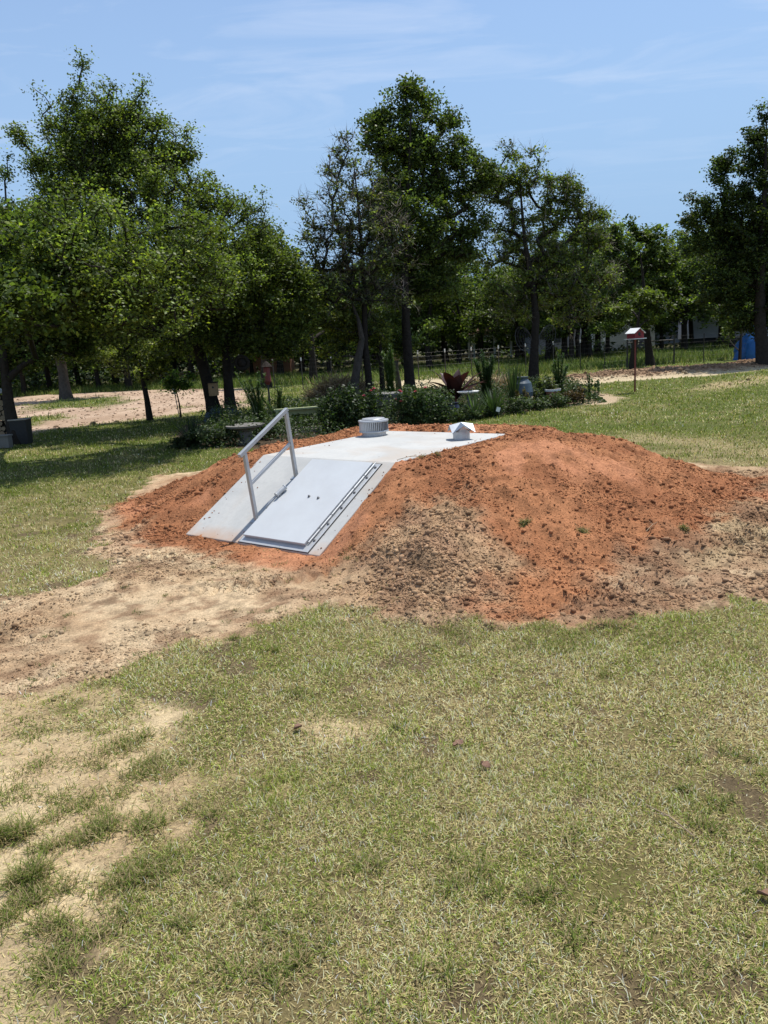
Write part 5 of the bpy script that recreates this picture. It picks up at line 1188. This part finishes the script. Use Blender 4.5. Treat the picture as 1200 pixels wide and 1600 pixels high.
# hanging round ornament
p = at(378, 567, 22.2); o = empty('hanging_wreath', p, 'round dark ball-shaped ornament hanging under the straight left oak', 'ornament')
bm_ = MB(); R0, r0 = .17, .06
for i in range(20):
    for j in range(10):
        t, s = 6.2832*i/20, 6.2832*j/10; bm_.v.append(((R0+r0*math.cos(s))*math.cos(t), r0*math.sin(s), (R0+r0*math.cos(s))*math.sin(t)))
        bm_.f.append((i*10+j, ((i+1) % 20)*10+j, ((i+1) % 20)*10+(j+1) % 10, i*10+(j+1) % 10))
bm_.build('ring', MT['bark'], o, shade=True)
b = MB(); b.lathe([(.02,-.12),(.10,-.08),(.13,0),(.10,.08),(.02,.12)], n=16); b.build('ball', MT['bark'], o, shade=True)
b = MB(); b.tube((0,0,.22),(0,0,.9),.006,n=5); b.build('cord', MT['post'], o)
# red hummingbird feeder on a post
o = empty('red_post_ornament', GZ(425,668), 'dark red lantern-like ornament on a slim post behind the feathery stalks', 'ornament')
b = MB(); b.tube((0,0,-.05),(0,0,1.05),.022,n=8); b.build('post', MT['post'], o); b = MB(); b.lathe([(.03,1.02),(.09,1.10),(.075,1.42),(.03,1.5)], n=10); b.build('lantern', MT['redpole'], o); b = MB(); b.lathe([(.14,1.45),(.10,1.50),(.02,1.58)], n=12); b.build('cap', MT['bark'], o)
# wire wings
p = at(837, 548, 27.1); o = empty('wire_wings', p, 'pair of big curved wire wings mounted in the fork of the oak', 'ornament')
for s_ in (-1, 1):
    b = MB()
    for k in range(6):
        sc_ = 1-.14*k; pts = []
        for i in range(17):
            t = math.pi*2*i/16; rx, rz = .29*sc_, .40*sc_; pts.append((s_*(.08+.33+rx*math.cos(t)*1.0-.05*k), 0.01*k, .42+rz*math.sin(t)+.12*math.cos(t)*(1)))
        b.path(pts, .009 if k == 0 else .005, n=5, caps=False)
    for k in range(7):
        t = -1.2+k*.42; b.tube((s_*.06,0,.30),(s_*(.41+.33*math.cos(t)),.0,.42+.46*math.sin(t)+.12*math.cos(t)),.004,n=4)
    b.build('wing', MT['wire'], o)
b = MB(); b.tube((0,0,0),(0,0,.75),.03,n=8); b.build('body', MT['post'], o)
# dry brush heap
def brush(name, loc, rx, ry, rz, n, label, seed):
    rng = np.random.default_rng(seed); P = unit(rng.normal(size=(n, 3)))*rng.random((n, 1))**.4*np.array([rx, ry, rz]); P[:, 2] = np.abs(P[:, 2]); d = unit(rng.normal(size=(n, 3)))*rng.uniform(.15, .5, (n, 1)); s = unit(np.cross(d, rng.normal(size=(n, 3))))*.009
    V = np.stack([P-d-s, P-d+s, P+d+s, P+d-s], 1).reshape(-1, 3); V[:, 2] = np.maximum(V[:, 2], 0); Fq = np.arange(n)[:, None]*4+np.arange(4)
    c = np.array([.34,.25,.17])*np.exp(rng.normal(0, .4, (n, 1))); o = link_mesh(name, np_mesh(name, V, Fq, 4, np.repeat(np.clip(c, 0, .6), 4, 0)), MT['blade']); o.location = tuple(float(q) for q in loc); tag(o, label, 'brush heap'); return o
brush('brush_heap', GZ(535,632), 1.25, .8, .85, 2600, 'heap of dry tan brush behind the wispy bush and the short kinked oak', 61)
brush('brush_heap', GZ(772,618), .9, .6, .5, 1200, 'small heap of pale dry stalks behind the feathery plant in the bed', 62)
# ------------------------------------------------------------------ left edge: firewood, tub, block
wp = GZ(6, 690); rng = np.random.default_rng(9)
i = 0
for row in range(9):
    for k in range(7):
        r = rng.uniform(.06, .085); x = wp[0]-.95+k*.165+(.08 if row % 2 else 0)+rng.normal(0, .012); z = wp[2]+.07+row*.128; y = wp[1]+.25+rng.normal(0, .02)
        if x > wp[0]+.22-row*.012: continue
        o = empty('split_log', (x, y, z), 'split log in the firewood stack at the left edge', 'log', 'logs in the firewood stack', 0)
        n_ = 7; pr = [(r*rng.uniform(.8, 1.1)*math.cos(6.283*q_/n_), r*rng.uniform(.8, 1.1)*math.sin(6.283*q_/n_)) for q_ in range(n_)]
        b = MB(); vs = [(a, yy, c) for yy in (-.20, .20) for a, c in pr]; b.add(vs, [(q_, (q_+1) % n_, n_+(q_+1) % n_, n_+q_) for q_ in range(n_)]); b.build('bark', MT['bark'], o)
        b = MB(); b.add([(a*.97, -.2, c*.97) for a, c in pr], [tuple(range(n_))]); b.add([(a*.97, .2, c*.97) for a, c in pr], [tuple(range(n_-1, -1, -1))]); b.build('cut_end', MT['cut'], o)
        i += 1
q = GZ(37, 694); o = empty('black_tub', q, 'square black bin beside the firewood stack', 'bin', rz=.1)
b = MB(); b.add([(-.17,-.17,0),(.17,-.17,0),(.17,.17,0),(-.17,.17,0),(-.2,-.2,.58),(.2,-.2,.58),(.2,.2,.58),(-.2,.2,.58)], [(3,2,1,0),(0,1,5,4),(1,2,6,5),(2,3,7,6),(3,0,4,7)]); b.build('body', MT['black'], o, bevel=.01); b = MB(); b.box((0,0,.59),(.43,.43,.03)); b.build('lid', MT['wood_grey'], o, bevel=.008)
q = GZ(4, 701); b = MB(); b.box((0,0,.13),(.42,.22,.26)); b.box((0,0,.28),(.46,.26,.035)); o = b.build('stone_block', MT['stone'], None, bevel=.01); o.location = tuple(q); tag(o, 'grey capped stone block in front of the firewood at the left edge', 'stone block')
q = at(4, 624, 20.2); o = lump('white_bag', (q[0], wp[1]+.25, wp[2]+1.20), .25, .18, .13, MT['white'], 4, 'crumpled white bag lying on top of the firewood stack', 'bag', rough=.5, n=18)
# fallen leaves & twigs near the camera
rng = np.random.default_rng(31)
for px, py, lb, c_ in ((760,1200,'curled rust-brown fallen leaf in the lawn right of centre','terracotta'),(716,1165,'small brown fallen leaf in the lawn just above the curled rust-brown one','terracotta'),(466,1143,'tiny brown leaf on the bare patch in the lawn','terracotta'),(1196,1408,'dull brown leaf at the right edge of the lawn','terracotta')):
    q = GZ(px, py); b = MB(); vs = []; fs = []
    for j in range(7):
        f = j/6; w_ = .016*math.sin(math.pi*(.06+.88*f))*(1+.3*math.sin(f*14)); vs += [(-.028+.056*f, -w_, .018+.010*math.sin(f*5)), (-.028+.056*f, 0, .008), (-.028+.056*f, w_, .022)]
    for j in range(6): fs += [(j*3, j*3+1, j*3+4, j*3+3), (j*3+1, j*3+2, j*3+5, j*3+4)]
    b.add(vs, fs); o = b.build('fallen_leaf', MT['fallen'] if c_ != 'red' else MT['redpole'], None, shade=True); s_m = o.modifiers.new('thickness', 'SOLIDIFY'); s_m.thickness = .0012; o.location = (q[0], q[1], q[2]+.012); o.rotation_euler = (.2, -.15, rng.uniform(0, 6)); tag(o, lb, 'leaf')
for px, py, z, lb, az, ln in ((1045,1290,0,'pale dry twig lying in the lawn on the right',2.1,.22),(1020,790,.35,'pale forked straw stalk on the right slope of the mound',.9,.30),(640,742,.5,'thin grey twig on the clay beside the slab edge',.2,.3)):
    q2 = g(px, py, z); q = np.array([q2[0], q2[1], float(ground_z(np.array([q2[0]]), np.array([q2[1]]))[0])]); b = MB(); d = np.array([math.cos(az), math.sin(az), .06])
    b.path([-d*ln/2+[0,0,.02], [0,0,.035], d*ln/2+[0,0,.02]], [.0035,.003,.0015], n=5); b.path([[0,0,.035], np.array([math.cos(az+.6), math.sin(az+.6), .1])*ln*.4+[0,0,.03]], [.002,.001], n=5)
    o = b.build('dry_twig', MT['cut'], None); o.location = tuple(q); tag(o, lb, 'twig')
